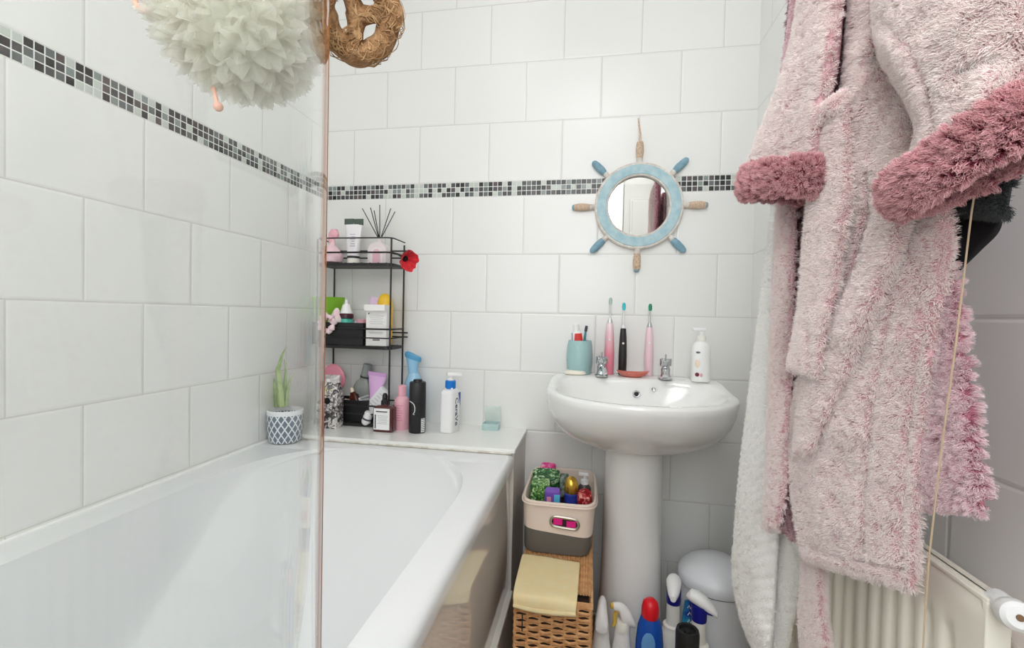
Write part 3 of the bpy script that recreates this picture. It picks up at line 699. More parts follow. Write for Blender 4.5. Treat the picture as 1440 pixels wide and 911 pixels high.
# pink spray
p = base(561, 605); x, y = p.x, p.y+.022; rr_ = (C(572, 585, p.y).x-C(551, 585, p.y).x)/2; h_ = C(561, 541, y).z-ZL
t = thing('body_spray', 'pink bottle with round shoulders and pink cap beside the amber bottle', 'bottle', (x, y, ZL))
MB().lathe([(rr_*.9, 0), (rr_, .004), (rr_, h_*.60), (rr_*.92, h_*.68), (rr_*.6, h_*.74), (rr_*.5, h_*.75)], (x, y, ZL), 28).build('body', mat('pink_bottle', rgb(222, 168, 180), .3), t)
MB().lathe([(rr_*.55, h_*.745), (rr_*.55, h_*.98), (rr_*.45, h_), (.001, h_)], (x, y, ZL), 24).build('cap', mat('pink_cap', rgb(240, 178, 192), .3), t)
o = MB()
for i in range(7): 
    a0, a1 = -PI/2-.55+.06*(i % 3), -PI/2+.5-.09*((i*2) % 3); z = ZL+h_*(.55-.055*i)
    o.loft([[Vector((x+(rr_+.0003)*math.cos(a0+(a1-a0)*j/8), y+(rr_+.0003)*math.sin(a0+(a1-a0)*j/8), zz)) for j in range(9)] for zz in (z, z+.0022)], False, False, False)
o.build('print', mat('rose_print', rgb(206, 120, 146), .5), t)
# black aerosol
p = base(582, 610); rr_ = (C(594, 590, p.y).x-C(571, 590, p.y).x)/2; x, y = p.x, p.y+rr_; h_ = C(582, 533, y).z-ZL
t = thing('aerosol_can', 'tall black aerosol can at the front of the tiled shelf', 'aerosol', (x, y, ZL))
CAN = mat('black_can', rgb(24, 25, 25), .3)
cn = MB().lathe([(rr_*.94, 0), (rr_, .004), (rr_, h_*.60)], (x, y, ZL), 32).build('can', CAN, t)
MB().lathe([(rr_*.98, h_*.60), (rr_*.99, h_*.61), (rr_*.97, h_*.93), (rr_*.90, h_*.955), (rr_*.55, h_*.96), (rr_*.5, h_), (.001, h_)], (x, y, ZL), 32).build('cap', mat('black_cap', rgb(30, 31, 31), .42), t)
def on_can(a0, a1, z0, z1, x, y, r, n=8):
    return [[Vector((x+r*math.cos(a0+(a1-a0)*j/n), y+r*math.sin(a0+(a1-a0)*j/n), zz)) for j in range(n+1)] for zz in (z0, z1)]
o = MB(); o.loft(on_can(-.75, -.15, ZL+.004, ZL+h_*.28, x, y, rr_+.0004), False, False, False); o.build('white_panel', LABW, cn)
o = MB()
for i in range(8): o.loft(on_can(-.72, -.2, ZL+.008+i*.006, ZL+.010+i*.006, x, y, rr_+.0008), False, False, False)
o.build('fine_print', INK, cn)
o = MB(); pts = [Vector((x+(rr_+.0006)*math.cos(a), y+(rr_+.0006)*math.sin(a), ZL+h_*z)) for a, z in ((-2.25, .60), (-1.85, .58), (-1.62, .55), (-1.5, .49), (-1.5, .43), (-1.6, .39), (-1.72, .37), (-1.55, .36))]
o.tube(pts, .0014, 6); o.build('silver_swoosh', mat('silver_print', rgb(206, 206, 206), .3), cn)
# blue spray behind
p = C(580, 575, 1.545); x, y = p.x, 1.552; h_ = C(580, 498, y).z-ZL
t = thing('air_freshener', 'pale blue trigger air freshener standing behind the black aerosol', 'air freshener', (x, y, ZL))
SKY = mat('sky_blue_plastic', rgb(146, 186, 210), .25)
MB().lathe([(.026, 0), (.029, .006), (.030, .05), (.031, h_*.50), (.030, h_*.60), (.024, h_*.68), (.017, h_*.74)], (x, y, ZL), 28).build('body', SKY, t)
hd = []
for z, dx, rx, ry in ((.72, -.002, .017, .016), (.80, -.004, .018, .015), (.88, -.005, .021, .014), (.93, -.003, .026, .013)):
    hd.append([Vector((x+dx+rx*math.cos(2*PI*i/24), y+ry*math.sin(2*PI*i/24), ZL+h_*z+.25*(-dx*0+rx*math.cos(2*PI*i/24))*-1*(1 if z > .85 else .3))) for i in range(24)])
MB().loft(hd).build('neck', mat('mid_blue_plastic', rgb(134, 178, 206), .3), t)
hd = []
for dz, s_ in ((0, 1.0), (.008, 1.1), (.016, 1.02), (.019, .7)):
    hd.append([Vector((x-.004+.028*s_*math.cos(2*PI*i/24), y+.014*s_*math.sin(2*PI*i/24), ZL+h_*.93+dz-.30*.028*math.cos(2*PI*i/24))) for i in range(24)])
MB().loft(hd).build('spray_head', mat('deep_blue_plastic', rgb(80, 146, 186), .3), t)
# white pump bottle with blue collar
p = base(629, 609); x, y = p.x, p.y+.026; h_ = C(629, 547, y-.02).z-ZL
t = thing('lotion_bottle', 'white flat pump lotion bottle with a bright blue collar on the tiled shelf', 'bottle', (x, y, ZL))
Mq = about((x, y, ZL), 0, 0, math.radians(80))   # broad side turned to the right
lbo = MB().loft([super_ring(0, 0, z, a, b2, 40, 5) for z, a, b2 in ((0, .030, .020), (.004, .034, .0225), (h_-.012, .034, .0225), (h_-.003, .027, .018), (h_, .015, .014), (h_+.004, .0145, .0145))], M=Mq).build('body', mat('lotion_white', rgb(238, 238, 238), .3), t)
MB().lathe([(.0165, h_), (.0175, h_+.003), (.0175, h_+.024), (.015, h_+.026)], n=28, M=Mq).build('collar', mat('bright_blue', rgb(16, 108, 190), .3), t)
MB().lathe([(.010, h_+.025), (.010, h_+.030), (.006, h_+.032), (.006, h_+.042)], n=20, M=Mq).box(-.036, .012, -.009, .009, h_+.040, h_+.052, M=about((x, y, ZL), 0, 0, math.radians(200)), bev=.003).build('pump', mat('pump_white', rgb(240, 238, 236), .3), t)
def text(body, size, M, name, m, parent, depth=.0003):
    cu = bpy.data.curves.new(name, 'FONT'); cu.body = body; cu.size = size; cu.align_x = 'CENTER'; cu.align_y = 'CENTER'; cu.extrude = depth
    ob = bpy.data.objects.new(name, cu); COL.objects.link(ob); dg = bpy.context.evaluated_depsgraph_get(); dg.update()
    me = bpy.data.meshes.new_from_object(ob.evaluated_get(dg)); bpy.data.objects.remove(ob)
    off = Vector((0, 0, 0)); q = parent
    while q is not None: off += q.location; q = q.parent
    me.transform(Matrix.Translation(-off) @ M); me.materials.clear(); me.materials.append(m)
    o = bpy.data.objects.new(name, me); COL.objects.link(o); o.parent = parent; return o
# the broad face is local -Y; run the word down it
face = Mq @ Matrix.Translation((.002, -.0229, h_*.47)) @ Matrix.Rotation(PI/2, 4, 'X') @ Matrix.Rotation(-PI/2, 4, 'Z')
text('CeraVe', .030, face, 'lettering', mat('navy_ink', rgb(52, 60, 84), .5), lbo)
o = MB(); o.add([(.012, -.0231, h_*.90), (.031, -.0231, h_*.90), (.0295, -.0231, h_*.90), (.029, -.0231, h_*.55), (.022, -.0231, h_*.86)], [(0, 2, 3)], Mq)
o.build('blue_flash', mat('flash_blue', rgb(60, 84, 150), .5), lbo)
# clear box with teal bottom
p0 = at(690, 604, Z=ZL); x, y = p0.x, 1.562; t = thing('clear_box', 'small clear plastic box with pale teal contents at the right of the tiled shelf', 'box', (x, y, ZL))
CLR = mat('clear_plastic', rgb(214, 224, 220), .1, alpha=.35)
open_box(x-.027, x+.027, y-.022, y+.022, ZL, ZL+.022, .002).build('base', mat('teal_clear', rgb(176, 200, 198), .12, alpha=.75), t, smooth=False)
Ml = about((x, y+.022, ZL+.022), 0.12)
b = open_box(-.027, .027, -.006, .006, 0, .052, .002); MB().add(b.v, b.f, Ml).build('lid', CLR, t, smooth=False)
MB().box(x-.022, x+.022, y-.017, y+.017, ZL+.003, ZL+.016, bev=.003).build('contents', mat('teal_soap', rgb(186, 206, 204), .4), t)

# ------------------------------------------------------------------ potted plant on the corner of the bath
pb = at(391, 624, Z=.60); x, y = pb.x+.002, pb.y+.03
pr_ = pxw(25.5, 1.36)
t = thing('potted_plant', 'small aloe in a white pot with grey diamonds on the bath corner behind the glass', 'plant', (x, y, .60))
def diamond_mat():
    m = bpy.data.materials.new('diamond_glaze'); m.use_nodes = True; nt = m.node_tree; k = NB(nt); b = nt.nodes['Principled BSDF']; b.inputs['Roughness'].default_value = .3
    tc = nt.nodes.new('ShaderNodeTexCoord'); s = nt.nodes.new('ShaderNodeSeparateXYZ'); nt.links.new(tc.outputs['Object'], s.inputs[0])
    a = k.m('MULTIPLY', k.m('ARCTAN2', s.outputs['Y'], s.outputs['X']), 16/(2*PI)); z = k.m('DIVIDE', s.outputs['Z'], .031)
    p_ = k.m('FRACT', k.m('ADD', a, z)); q_ = k.m('FRACT', k.m('SUBTRACT', a, z))
    e = k.m('MINIMUM', k.m('MINIMUM', p_, k.m('SUBTRACT', 1, p_)), k.m('MINIMUM', q_, k.m('SUBTRACT', 1, q_)))
    f = k.m('MULTIPLY', k.m('GREATER_THAN', e, .11), k.m('LESS_THAN', s.outputs['Z'], .086))
    nt.links.new(k.mix(f, rgb(226, 228, 230), rgb(96, 108, 122)), b.inputs['Base Color']); return m
MB().lathe([(pr_*.72, 0), (pr_*.86, .004), (pr_*.96, .03), (pr_, .06), (pr_, .098), (pr_*.94, .10), (pr_*.92, .086), (pr_*.9, .05)], (x, y, .60), 40).build('pot', diamond_mat(), t)
MB().lathe([(pr_*.9, .078), (pr_*.6, .083), (.001, .086)], (x, y, .60), 30, cap0=False).build('soil', mat('soil', rgb(120, 96, 82), .95, mottle=rgb(90, 70, 60), mscale=120, bump=.6, bscale=200), t)
LEAF = mat('aloe_green', rgb(128, 150, 98), .5, mottle=rgb(156, 172, 122), mscale=40)
def leaf(pxs, wd, yy):
    pts = [C(px, py, yy) for px, py in pxs]; N = len(pts); rows = []
    rr = []
    for i in range(N):
        f = i/(N-1); rr.append(max(.0008, wd*(1-f**1.6)))
    fine = []
    fr = []
    for i in range(N-1):
        for s_ in range(4):
            f = s_/4; fine.append(pts[i].lerp(pts[i+1], f)); fr.append(rr[i]*(1-f)+rr[i+1]*f)
    fine.append(pts[-1]); fr.append(rr[-1])
    rings = [[q+Vector((r_*math.cos(2*PI*j/12), .5*r_*math.sin(2*PI*j/12)+.3*r_*abs(math.cos(2*PI*j/12)), 0)) for j in range(12)] for q, r_ in zip(fine, fr)]
    return MB().loft(rings).build('leaf', LEAF, t)
leaf([(395, 572), (393, 545), (390, 520), (396, 500), (403, 486)], .012, y-.01)
leaf([(388, 572), (387, 550), (383, 530), (379, 518)], .008, y+.012)
leaf([(402, 570), (404, 550), (408, 532), (414, 524)], .007, y)
leaf([(396, 570), (400, 545), (402, 520), (400, 505)], .008, y+.015)

# ------------------------------------------------------------------ on the washbasin
zb = .8182
def bas_at(px, py): return at(px, py, Z=zb)
# soap
p = bas_at(812, 527); 
b = MB(); b.loft([super_ring(p.x-.008, p.y+.012, zb+z, a, b2, 28, 2.6) for z, a, b2 in ((0, .030, .018), (.004, .035, .022), (.010, .034, .021), (.0135, .028, .017))])
tag(b.build('soap_bar', mat('soap', rgb(232, 226, 212), .45)), 'cream soap bar lying in front of the blue-green tumbler', 'soap')
# tumbler
p = bas_at(814, 527); rT = pxw(18, 1.55); x, y = p.x, p.y+rT*.85
t = thing('tumbler', 'pale blue-green embossed ceramic tumbler at the left of the washbasin', 'tumbler', (x, y, zb))
hT = C(814, 479, y-.03).z-zb
TUMB = mat('tumbler_glaze', rgb(146, 178, 178), .35, bump=.5, bscale=110)
MB().lathe([(rT*.82, 0), (rT*.9, .006), (rT*1.0, hT*.35), (rT*1.0, hT*.6), (rT*.93, hT*.88), (rT*.86, hT), (rT*.80, hT*.99), (rT*.82, hT*.8), (rT*.8, .02)], (x, y, zb), 36).build('body', TUMB, t)
t2 = thing('toothpaste_tube', 'white and red toothpaste tube standing in the blue-green tumbler', 'toothpaste', (x-.004, y, zb+.02))
Mq = about((x-.006, y-.004, zb+.030), 0, -.06, 0)
MB().loft([super_ring(0, 0, z, a, b2, 24, 3) for z, a, b2 in ((0, .018, .0035), (.05, .0195, .010), (.102, .0165, .013), (.107, .010, .010))], M=Mq).build('body', WPL, t2)
MB().lathe([(.0095, .106), (.0095, .128), (.008, .130)], n=18, M=Mq).build('cap', WPL, t2)
MB().loft([super_ring(.004, -.0012, z, a, b2, 24, 3) for z, a, b2 in ((.072, .0165, .0115), (.100, .0140, .0125))], M=Mq).build('red_print', mat('toothpaste_red', rgb(204, 56, 52), .35), t2)
MB().loft([super_ring(-.012, -.001, z, a, b2, 24, 3) for z, a, b2 in ((.074, .0045, .0105), (.102, .0038, .0115))], M=Mq).build('grey_print', mat('toothpaste_grey', rgb(168, 160, 178), .35), t2)
t2 = thing('manual_toothbrush', 'teal and dark toothbrush leaning in the blue-green tumbler', 'toothbrush', (x+.012, y, zb+.02))
q0, q1, q2, q3 = Vector((x+.004, y, zb+.012)), C(822, 478, y), C(823.5, 466, y), C(825, 458, y)
MB().tube([q0, q1, q2], [.004, .0042, .0032], 10).build('handle', mat('teal_brush', rgb(44, 120, 130), .35), t2)
MB().tube([q2, q2.lerp(q3, .5), q3], [.0045, .0048, .004], 10).build('head', mat('dark_brush', rgb(52, 52, 62), .5), t2)
# electric toothbrushes
def e_brush(px, pyb, pyshoulder, pyneck, pyhead0, pyhead1, wpx, hm, lab, headm, y_off, neckm=None):
    b0 = bas_at(px, pyb); y = b0.y+y_off; x = b0.x; s_ = pxw(wpx, 1.62)/2
    zz = lambda py: C(px, py, y).z-zb
    t = thing('electric_toothbrush', lab, 'toothbrush', (x, y, zb), 'electric toothbrushes on the washbasin')
    h1, h2, h3, h4 = zz(pyshoulder), zz(pyneck), zz(pyhead0), zz(pyhead1)
    MB().lathe([(s_*.9, 0), (s_, .004), (s_*1.02, h1*.4), (s_*.86, h1*.8), (s_*.72, h1*.97), (s_*.6, h1)], (x, y, zb), 24).build('handle', hm, t)
    MB().lathe([(s_*.55, h1-.002), (s_*.6, h1+.003), (s_*.5, h1+.008), (.0026, h2), (.0022, h3)], (x, y, zb), 14).build('neck', neckm or WPL, t)
    b = MB(); b.ball((x, y+.002, zb+(h3+h4)/2), .0062, .004, (h4-h3)/2, 14); b.build('brush_head', WPL, t)
    b = MB(); b.loft([super_ring(x, y-.004, zb+h3+(h4-h3)*f, .0056*g_, .006, 14, 3) for f, g_ in ((.06, .6), (.3, 1), (.7, 1), (.94, .6))]); b.build('bristles', headm, t)
    MB().lathe([(.0036, 0), (.003, .001)], M=about((x, y-s_*.98, zb+h1*.68), PI/2), n=12).build('button', OFFW, t)
def grad_mat(name, c0, c1, z0, z1):
    m = bpy.data.materials.new(name); m.use_nodes = True; nt = m.node_tree; b = nt.nodes['Principled BSDF']; b.inputs['Roughness'].default_value = .3
    tc = nt.nodes.new('ShaderNodeTexCoord'); s = nt.nodes.new('ShaderNodeSeparateXYZ'); nt.links.new(tc.outputs['Object'], s.inputs[0]); r = nt.nodes.new('ShaderNodeMapRange')
    r.inputs['From Min'].default_value = z0; r.inputs['From Max'].default_value = z1; nt.links.new(s.outputs['Z'], r.inputs['Value'])
    k = NB(nt); nt.links.new(k.mix(r.outputs[0], c0, c1), b.inputs['Base Color']); return m
e_brush(855.5, 525, 454, 447, 429, 418, 12.5, grad_mat('pink_fade', rgb(214, 124, 142), rgb(226, 210, 214), .06, .17), 'electric toothbrush fading from rose to white, behind the left tap', mat('grey_bristles', rgb(158, 176, 172), .7), -.02, mat('metal_neck', rgb(190, 190, 192), .3, metal=.7))
e_brush(874, 525, 461.5, 456, 437, 425, 10.5, mat('charcoal_rubber', rgb(34, 32, 32), .45), 'electric toothbrush with a black handle and turquoise bristles', mat('turquoise_bristles', rgb(60, 176, 184), .7), -.03)
e_brush(910.5, 527, 460, 452, 438, 426.5, 11.5, mat('blush_plastic', rgb(238, 206, 216), .35), 'electric toothbrush with a pale pink handle and dark green bristles', mat('green_bristles', rgb(40, 128, 100), .7), -.02, mat('metal_neck2', rgb(170, 172, 172), .3, metal=.7))
# coral dish
p = bas_at(890, 531); x, y = p.x+.001, p.y+.022
t = thing('soap_dish', 'coral leaf shaped soap dish between the two chrome taps', 'soap dish', (x, y, zb))
def leafring(s_, z, lift):
    out = []
    for i in range(40):
        a = 2*PI*i/40; c, s2 = math.cos(a), math.sin(a)
        out.append(Vector((x+.050*s_*math.copysign(abs(c)**1.0, c), y+.030*s_*math.copysign(abs(s2)**1.35, s2), zb+z+lift*abs(c)**3)))
    return out
MB().loft([leafring(.45, 0, 0), leafring(.75, .004, .001), leafring(1.0, .013, .006), leafring(.97, .0145, .006), leafring(.7, .010, .001), leafring(.3, .008, 0)]).build('dish', mat('coral_glaze', rgb(190, 112, 98), .35, mottle=rgb(190, 96, 80), mscale=40), t)
# white pump bottle
p = bas_at(986, 537); rB = pxw(11.3, 1.6); x, y = p.x, p.y+.012; hB = C(986, 479, y).z-zb
t = thing('soap_dispenser', 'white pump bottle with a small dark red print at the right of the washbasin', 'soap dispenser', (x, y, zb))
MB().lathe([(rB*.92, 0), (rB, .004), (rB, hB*.78), (rB*.86, hB*.92), (rB*.5, hB), (rB*.46, hB+.003)], (x, y, zb), 32, sy=.7).build('body', mat('dispenser_white', rgb(234, 234, 232), .3), t)
MB().lathe([(.0125, hB), (.0125, hB+.014), (.009, hB+.016)], (x, y, zb), 22).build('collar', OFFW, t)
MB().lathe([(.006, hB+.015), (.006, hB+.030)], (x, y, zb), 16).box(x-.026, x+.011, y-.009, y+.009, zb+hB+.028, zb+hB+.038, bev=.003).build('pump', WPL, t)
fy = lambda dx: y-.7*rB*math.sqrt(max(0, 1-(dx/rB)**2))-.0006
def sticker(dx, dz, r_, m_, n_, st=1.0): 
    MB().lathe([(r_, 0), (r_*.9, .0006)], M=Matrix.Translation((x+dx, fy(dx), zb+dz)) @ Matrix.Rotation(math.atan2(dx*.7, math.sqrt(max(1e-9, rB*rB-dx*dx))), 4, 'Z') @ Matrix.Rotation(PI/2, 4, 'X') @ Matrix.Diagonal((1, st, 1, 1)), n=18).build(n_, m_, t)
sticker(-.012, hB*.72, .006, mat('slate_print', rgb(86, 92, 100), .5), 'brand_mark', .5)
sticker(-.013, hB*.45, .007, mat('peach_print', rgb(232, 212, 192), .5), 'peach_print', 1.7)
sticker(-.013, hB*.18, .006, mat('plum_print', rgb(108, 34, 50), .5), 'plum_print')
sticker(-.002, hB*.17, .004, mat('rose_print2', rgb(206, 150, 160), .5), 'rose_print', 1.5)

# ------------------------------------------------------------------ hamper, storage bin and what is in it
HX0, HX1, HY0, HY1, HZ = -.158, .022, 1.088, 1.585, .350
ham = thing('wicker_hamper', 'tan woven wicker hamper standing beside the bath panel', 'hamper', ((HX0+HX1)/2, (HY0+HY1)/2, 0))
WICK = mat('wicker', rgb(206, 160, 112), .65, mottle=rgb(184, 134, 88), mscale=60, bump=.3, bscale=300)
DARKIN = mat('hamper_gap_shade', rgb(52, 36, 26), .9)
MB().box(HX0+.006, HX1-.006, HY0+.006, HY1-.006, .004, HZ-.014).build('dark_filler', DARKIN, ham, smooth=False)  # dark box stands in for the shade inside the weave
wv = MB(); NR = 41
for r_ in range(NR):
    z = .010+r_*.0080
    def weave(a, b_, n_, nx, ph):
        pts = []
        L = (Vector(b_)-Vector(a)).length; st = max(2, round(L/.029))
        for i in range(n_+1):
            f = i/n_; q = Vector(a).lerp(Vector(b_), f); pts.append(q+Vector(nx)*(.0034*math.sin(PI*st*f+ph))+Vector((0, 0, .0008*math.sin(7*f*st+r_))))
        return pts
    ph = PI*(r_ % 2)
    wv.tube(weave((HX0+.003, HY0+.003, z), (HX1-.003, HY0+.003, z), 36, (0, -1, 0), ph), .0033, 6)
    wv.tube(weave((HX1-.003, HY0+.003, z), (HX1-.003, HY1-.003, z), 60, (1, 0, 0), ph), .0033, 5)
    wv.tube(weave((HX0+.003, HY0+.003, z), (HX0+.003, HY1-.003, z), 60, (-1, 0, 0), ph), .0033, 4)
for i in range(7): 
    x = HX0+.003+(HX1-HX0-.006)*i/6; wv.tube([(x, HY0+.003, .004), (x, HY0+.003, HZ-.016)], .0032, 6)
for i in range(18):
    y = HY0+.003+(HY1-HY0-.006)*i/17; wv.tube([(HX1-.003, y, .004), (HX1-.003, y, HZ-.016)], .0032, 5)
wv.build('woven_sides', WICK, ham)
rim = MB()
for i in range(3): rim.tube([(HX0, HY0, HZ-.014+i*.0045), (HX1, HY0, HZ-.014+i*.0045), (HX1, HY1, HZ-.014+i*.0045), (HX0, HY1, HZ-.014+i*.0045)], .0035, 6, closed=True)
rim.build('rim', WICK, ham)
lid = MB()
for i in range(26):
    x = HX0+.006+(HX1-HX0-.012)*i/25
    pts = [(x, HY0+.030+(HY1-HY0-.034)*j/40, HZ-.0005+.0015*math.sin(j*1.1+PI*(i % 2))) for j in range(41)]
    lid.tube(pts, .0034, 5)
lid.build('lid', WICK, ham)
MB().box(HX0+.02, HX0+.0225, HY0-.0045, HY0-.002, HZ-.085, HZ-.045, M=None).build('lid_peg', mat('dark_peg', rgb(44, 34, 28), .7), ham, smooth=False)
# yellow cloth
rows = []
path_ = [(1.264, .0042), (1.23, .004), (1.19, .0045), (1.15, .0042), (1.115, .0046), (1.095, .0045), (1.0835, .003), (1.078, -.004), (1.0765, -.012), (1.077, -.020)]
fold_ = path_+[(1.0745, -.026), (1.070, -.0265), (1.068, -.022), (1.0705, -.015)]
for j in range(25):
    f = j/24; x = -.163+.155*f
    row = []
    for i, (y, dz) in enumerate(fold_):
        sag = -.004*math.sin(PI*f) if i > 7 else 0
        row.append(Vector((x+.010*(f-.5)*min(1, i/8)*-1, y-.010*f+(.004*f if i > 9 else 0), HZ+.002+dz+sag*(1+.0*i)+.0012*math.sin(5*f+i*.8))))
    rows.append(row)
cl = MB(); cl.grid(rows); co = cl.build('cleaning_cloth', mat('yellow_cloth', rgb(234, 218, 174), .9, mottle=rgb(228, 208, 160), mscale=40, bump=.2, bscale=500))
md = co.modifiers.new('thickness', 'SOLIDIFY'); md.thickness = .0018; md.offset = 1; md = co.modifiers.new('sub', 'SUBSURF'); md.levels = 1; md.render_levels = 1
tag(co, 'folded pale yellow cloth lying over the front of the wicker hamper', 'cloth')

BX0, BX1, BY0, BY1, BZ0, BZ1 = -.171, .031, 1.272, 1.575, .3555, .499
bn = thing('storage_bin', 'two tone beige and dark grey fabric bin standing on the wicker hamper', 'storage bin', ((BX0+BX1)/2, (BY0+BY1)/2, BZ0))
BEI = mat('beige_canvas', rgb(226, 210, 198), .85, bump=.15, bscale=700); GRY = mat('grey_canvas', rgb(98, 94, 88), .9, bump=.15, bscale=700)
bcx, bcy, bhx, bhy = (BX0+BX1)/2, (BY0+BY1)/2, (BX1-BX0)/2, (BY1-BY0)/2
def bring(f, z, inset=0.0): return super_ring(bcx-.004*(1-f), bcy, z, (bhx-.008*(1-f))-inset, (bhy-.010*(1-f))-inset, 56, 6.5)
ZT = BZ0+.058
def zsag(ring, amt):   # seam dips a little at the right corner, as stitched
    return [v+Vector((0, 0, -amt*(v.x-bcx)/bhx)) for v in ring]
MB().loft([bring(.0, BZ0), bring(.0, BZ0+.003, -.001), zsag(bring(.4, ZT), .008), zsag(bring(.4, ZT, .003), .008), bring(0, BZ0+.003, .004)]).build('grey_base', GRY, bn)
o = MB(); o.loft([zsag(bring(.4, ZT, .0005), .008), zsag(bring(.4, ZT, -.001), .008), bring(.8, BZ1-.02, -.001), bring(1, BZ1-.003, -.0025), bring(1, BZ1, -.001), bring(1, BZ1, .004), bring(.9, BZ1-.006, .006), bring(.4, ZT, .006)], False, False); o.build('beige_body', BEI, bn)
o = MB(); o.tube([tuple(v+Vector((0, 0, -.009))) for v in bring(1, BZ1, -.0032)], .0022, 6, closed=True); o.build('rolled_hem', BEI, bn)
# grommet handle in the front
gz, gy = .447, BY0+.0015
ov = lambda rx, rz, y: [Vector((bcx+.018+(rx-rz)*math.copysign(1, math.cos(2*PI*i/40))*min(1, abs(math.cos(2*PI*i/40))*3)+rz*math.cos(2*PI*i/40), y, gz+rz*math.sin(2*PI*i/40)-.08*((rx-rz)*math.copysign(1, math.cos(2*PI*i/40))*min(1, abs(math.cos(2*PI*i/40))*3)))) for i in range(40)]
o = MB(); o.loft([ov(.040, .0165, gy), ov(.041, .0175, gy-.003), ov(.038, .0145, gy-.0045), ov(.034, .0105, gy-.003), ov(.034, .0105, gy)], False, False); o.build('grommet', mat('pewter', rgb(158, 150, 140), .35, metal=.7), bn)
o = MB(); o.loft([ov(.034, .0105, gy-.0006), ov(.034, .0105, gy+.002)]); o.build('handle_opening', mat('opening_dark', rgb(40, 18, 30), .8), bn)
o = MB(); o.box(bcx-.012, bcx+.012, gy-.0022, gy-.0008, gz-.0065, gz+.0115).box(bcx+.023, bcx+.048, gy-.0022, gy-.0008, gz-.0105, gz+.0060); o.build('magenta_glimpse', mat('magenta_pack', rgb(206, 24, 122), .4), bn, smooth=False)

def pack(name, lab, cat, px, py, yy, sx_, sy_, sz_, m_, rz=0, rx=0, extra=None):
    c = C(px, py, yy); t = thing(name, lab, cat, (c.x, c.y, c.z-sz_/2))
    Mq = Matrix.Translation(c) @ Matrix.Rotation(rz, 4, 'Z') @ Matrix.Rotation(rx, 4, 'X')
    MB().loft([[Vector((v.x, v.y, v.z)) for v in super_ring(0, 0, z, a*sx_/2, a*sy_/2, 32, 5)] for z, a in ((-sz_/2, .8), (-sz_/2*.9, .97), (0, 1.0), (sz_/2*.85, .98), (sz_/2, .86))], M=Mq).build('pack', m_, t)
    if extra: extra(t, Mq)
    return t
def leafy(name, c0, c1, c2, sc_=45):
    m = bpy.data.materials.new(name); m.use_nodes = True; nt = m.node_tree; b = nt.nodes['Principled BSDF']; b.inputs['Roughness'].default_value = .3
    tc = nt.nodes.new('ShaderNodeTexCoord'); n = nt.nodes.new('ShaderNodeTexNoise'); n.inputs['Scale'].default_value = sc_; n.inputs['Detail'].default_value = 4; n.inputs['Distortion'].default_value = 2
    nt.links.new(tc.outputs['Object'], n.inputs['Vector']); cr = nt.nodes.new('ShaderNodeValToRGB'); E = cr.color_ramp.elements; E[0].position = .42; E[0].color = c0; E[1].position = .66; E[1].color = c2
    e = E.new(.54); e.color = c1; nt.links.new(n.outputs['Fac'], cr.inputs['Fac']); nt.links.new(cr.outputs[0], b.inputs['Base Color']); return m
GPK = leafy('green_leafy_print', rgb(20, 66, 34), rgb(52, 120, 52), rgb(206, 222, 190))
def stripes(cols):
    def f(t, Mq):
        for (x0, x1, z0, z1, y0, m_, nm) in cols: MB().box(x0, x1, y0-.0008, y0+.001, z0, z1, M=Mq, bev=.0003).build(nm, m_, t, smooth=False)
    return f
pack('wipes_pack', 'green leafy patterned packet at the back left of the beige bin', 'packet', 768, 676, 1.46, .085, .055, .06, GPK, .1, .35, stripes([(-.03, .03, -.006, .006, -.0272, mat('deep_green', rgb(14, 84, 50), .4), 'green_band')]))
pack('wipes_pack', 'light green patterned packet in the front left corner of the beige bin', 'packet', 760, 697, 1.385, .06, .05, .09, leafy('green_leafy_print2', rgb(34, 84, 44), rgb(96, 150, 62), rgb(214, 224, 186), 60), .05, .2)
pack('soap_pack', 'magenta and white packet lying at the back of the beige bin', 'packet', 771, 664, 1.52, .05, .04, .05, leafy('magenta_print', rgb(196, 30, 118), rgb(222, 70, 146), rgb(240, 190, 200), 40), 0, .3)
pack('tampon_box', 'purple and turquoise packet at the front of the beige bin', 'packet', 777, 704, 1.33, .045, .03, .07, mat('violet_pack', rgb(112, 76, 168), .3), .05, .25, stripes([(.004, .020, -.03, .03, -.015, mat('turquoise_pack', rgb(90, 184, 216), .3), 'turquoise_panel'), (-.016, -.004, 0, .022, -.0152, mat('pink_window', rgb(226, 150, 176), .4), 'pink_panel')]))
c = C(803, 700, 1.36); t = thing('gold_capped_bottle', 'blue bottle with a rounded gold cap standing in the beige bin', 'bottle', (c.x, c.y, .37))
MB().lathe([(.018, .37), (.020, .38), (.020, c.z+.012), (.014, c.z+.018)], (c.x, c.y, 0), 24).build('body', mat('royal_blue', rgb(40, 54, 140), .25), t)
GOLD = mat('gold_cap', rgb(206, 166, 70), .25, metal=.8)
MB().lathe([(.0165, c.z+.014), (.0195, c.z+.022), (.020, c.z+.038), (.016, c.z+.052), (.009, c.z+.060), (.001, c.z+.062)], (c.x, c.y, 0), 24).build('cap', GOLD, t)
c = C(822, 703, 1.345); t = thing('red_jar', 'red patterned container in the front right corner of the beige bin', 'jar', (c.x, c.y, .38))
REDP2 = leafy('red_berry_print', rgb(130, 20, 30), rgb(176, 36, 42), rgb(226, 170, 160), 55)
Mq = about((c.x, c.y+.004, c.z), .5)
MB().lathe([(.018, -.06), (.021, -.05), (.0215, .016), (.019, .024), (.012, .028), (.001, .029)], n=24, M=Mq).build('body', REDP2, t)
c = C(822, 680, 1.43); t = thing('pump_bottle', 'white pump topped bottle at the back right of the beige bin', 'bottle', (c.x, c.y, .38))
MB().lathe([(.019, .38), (.020, .39), (.020, c.z-.012), (.012, c.z)], (c.x, c.y, 0), 22).build('body', mat('bottle_dark', rgb(66, 60, 60), .3), t)
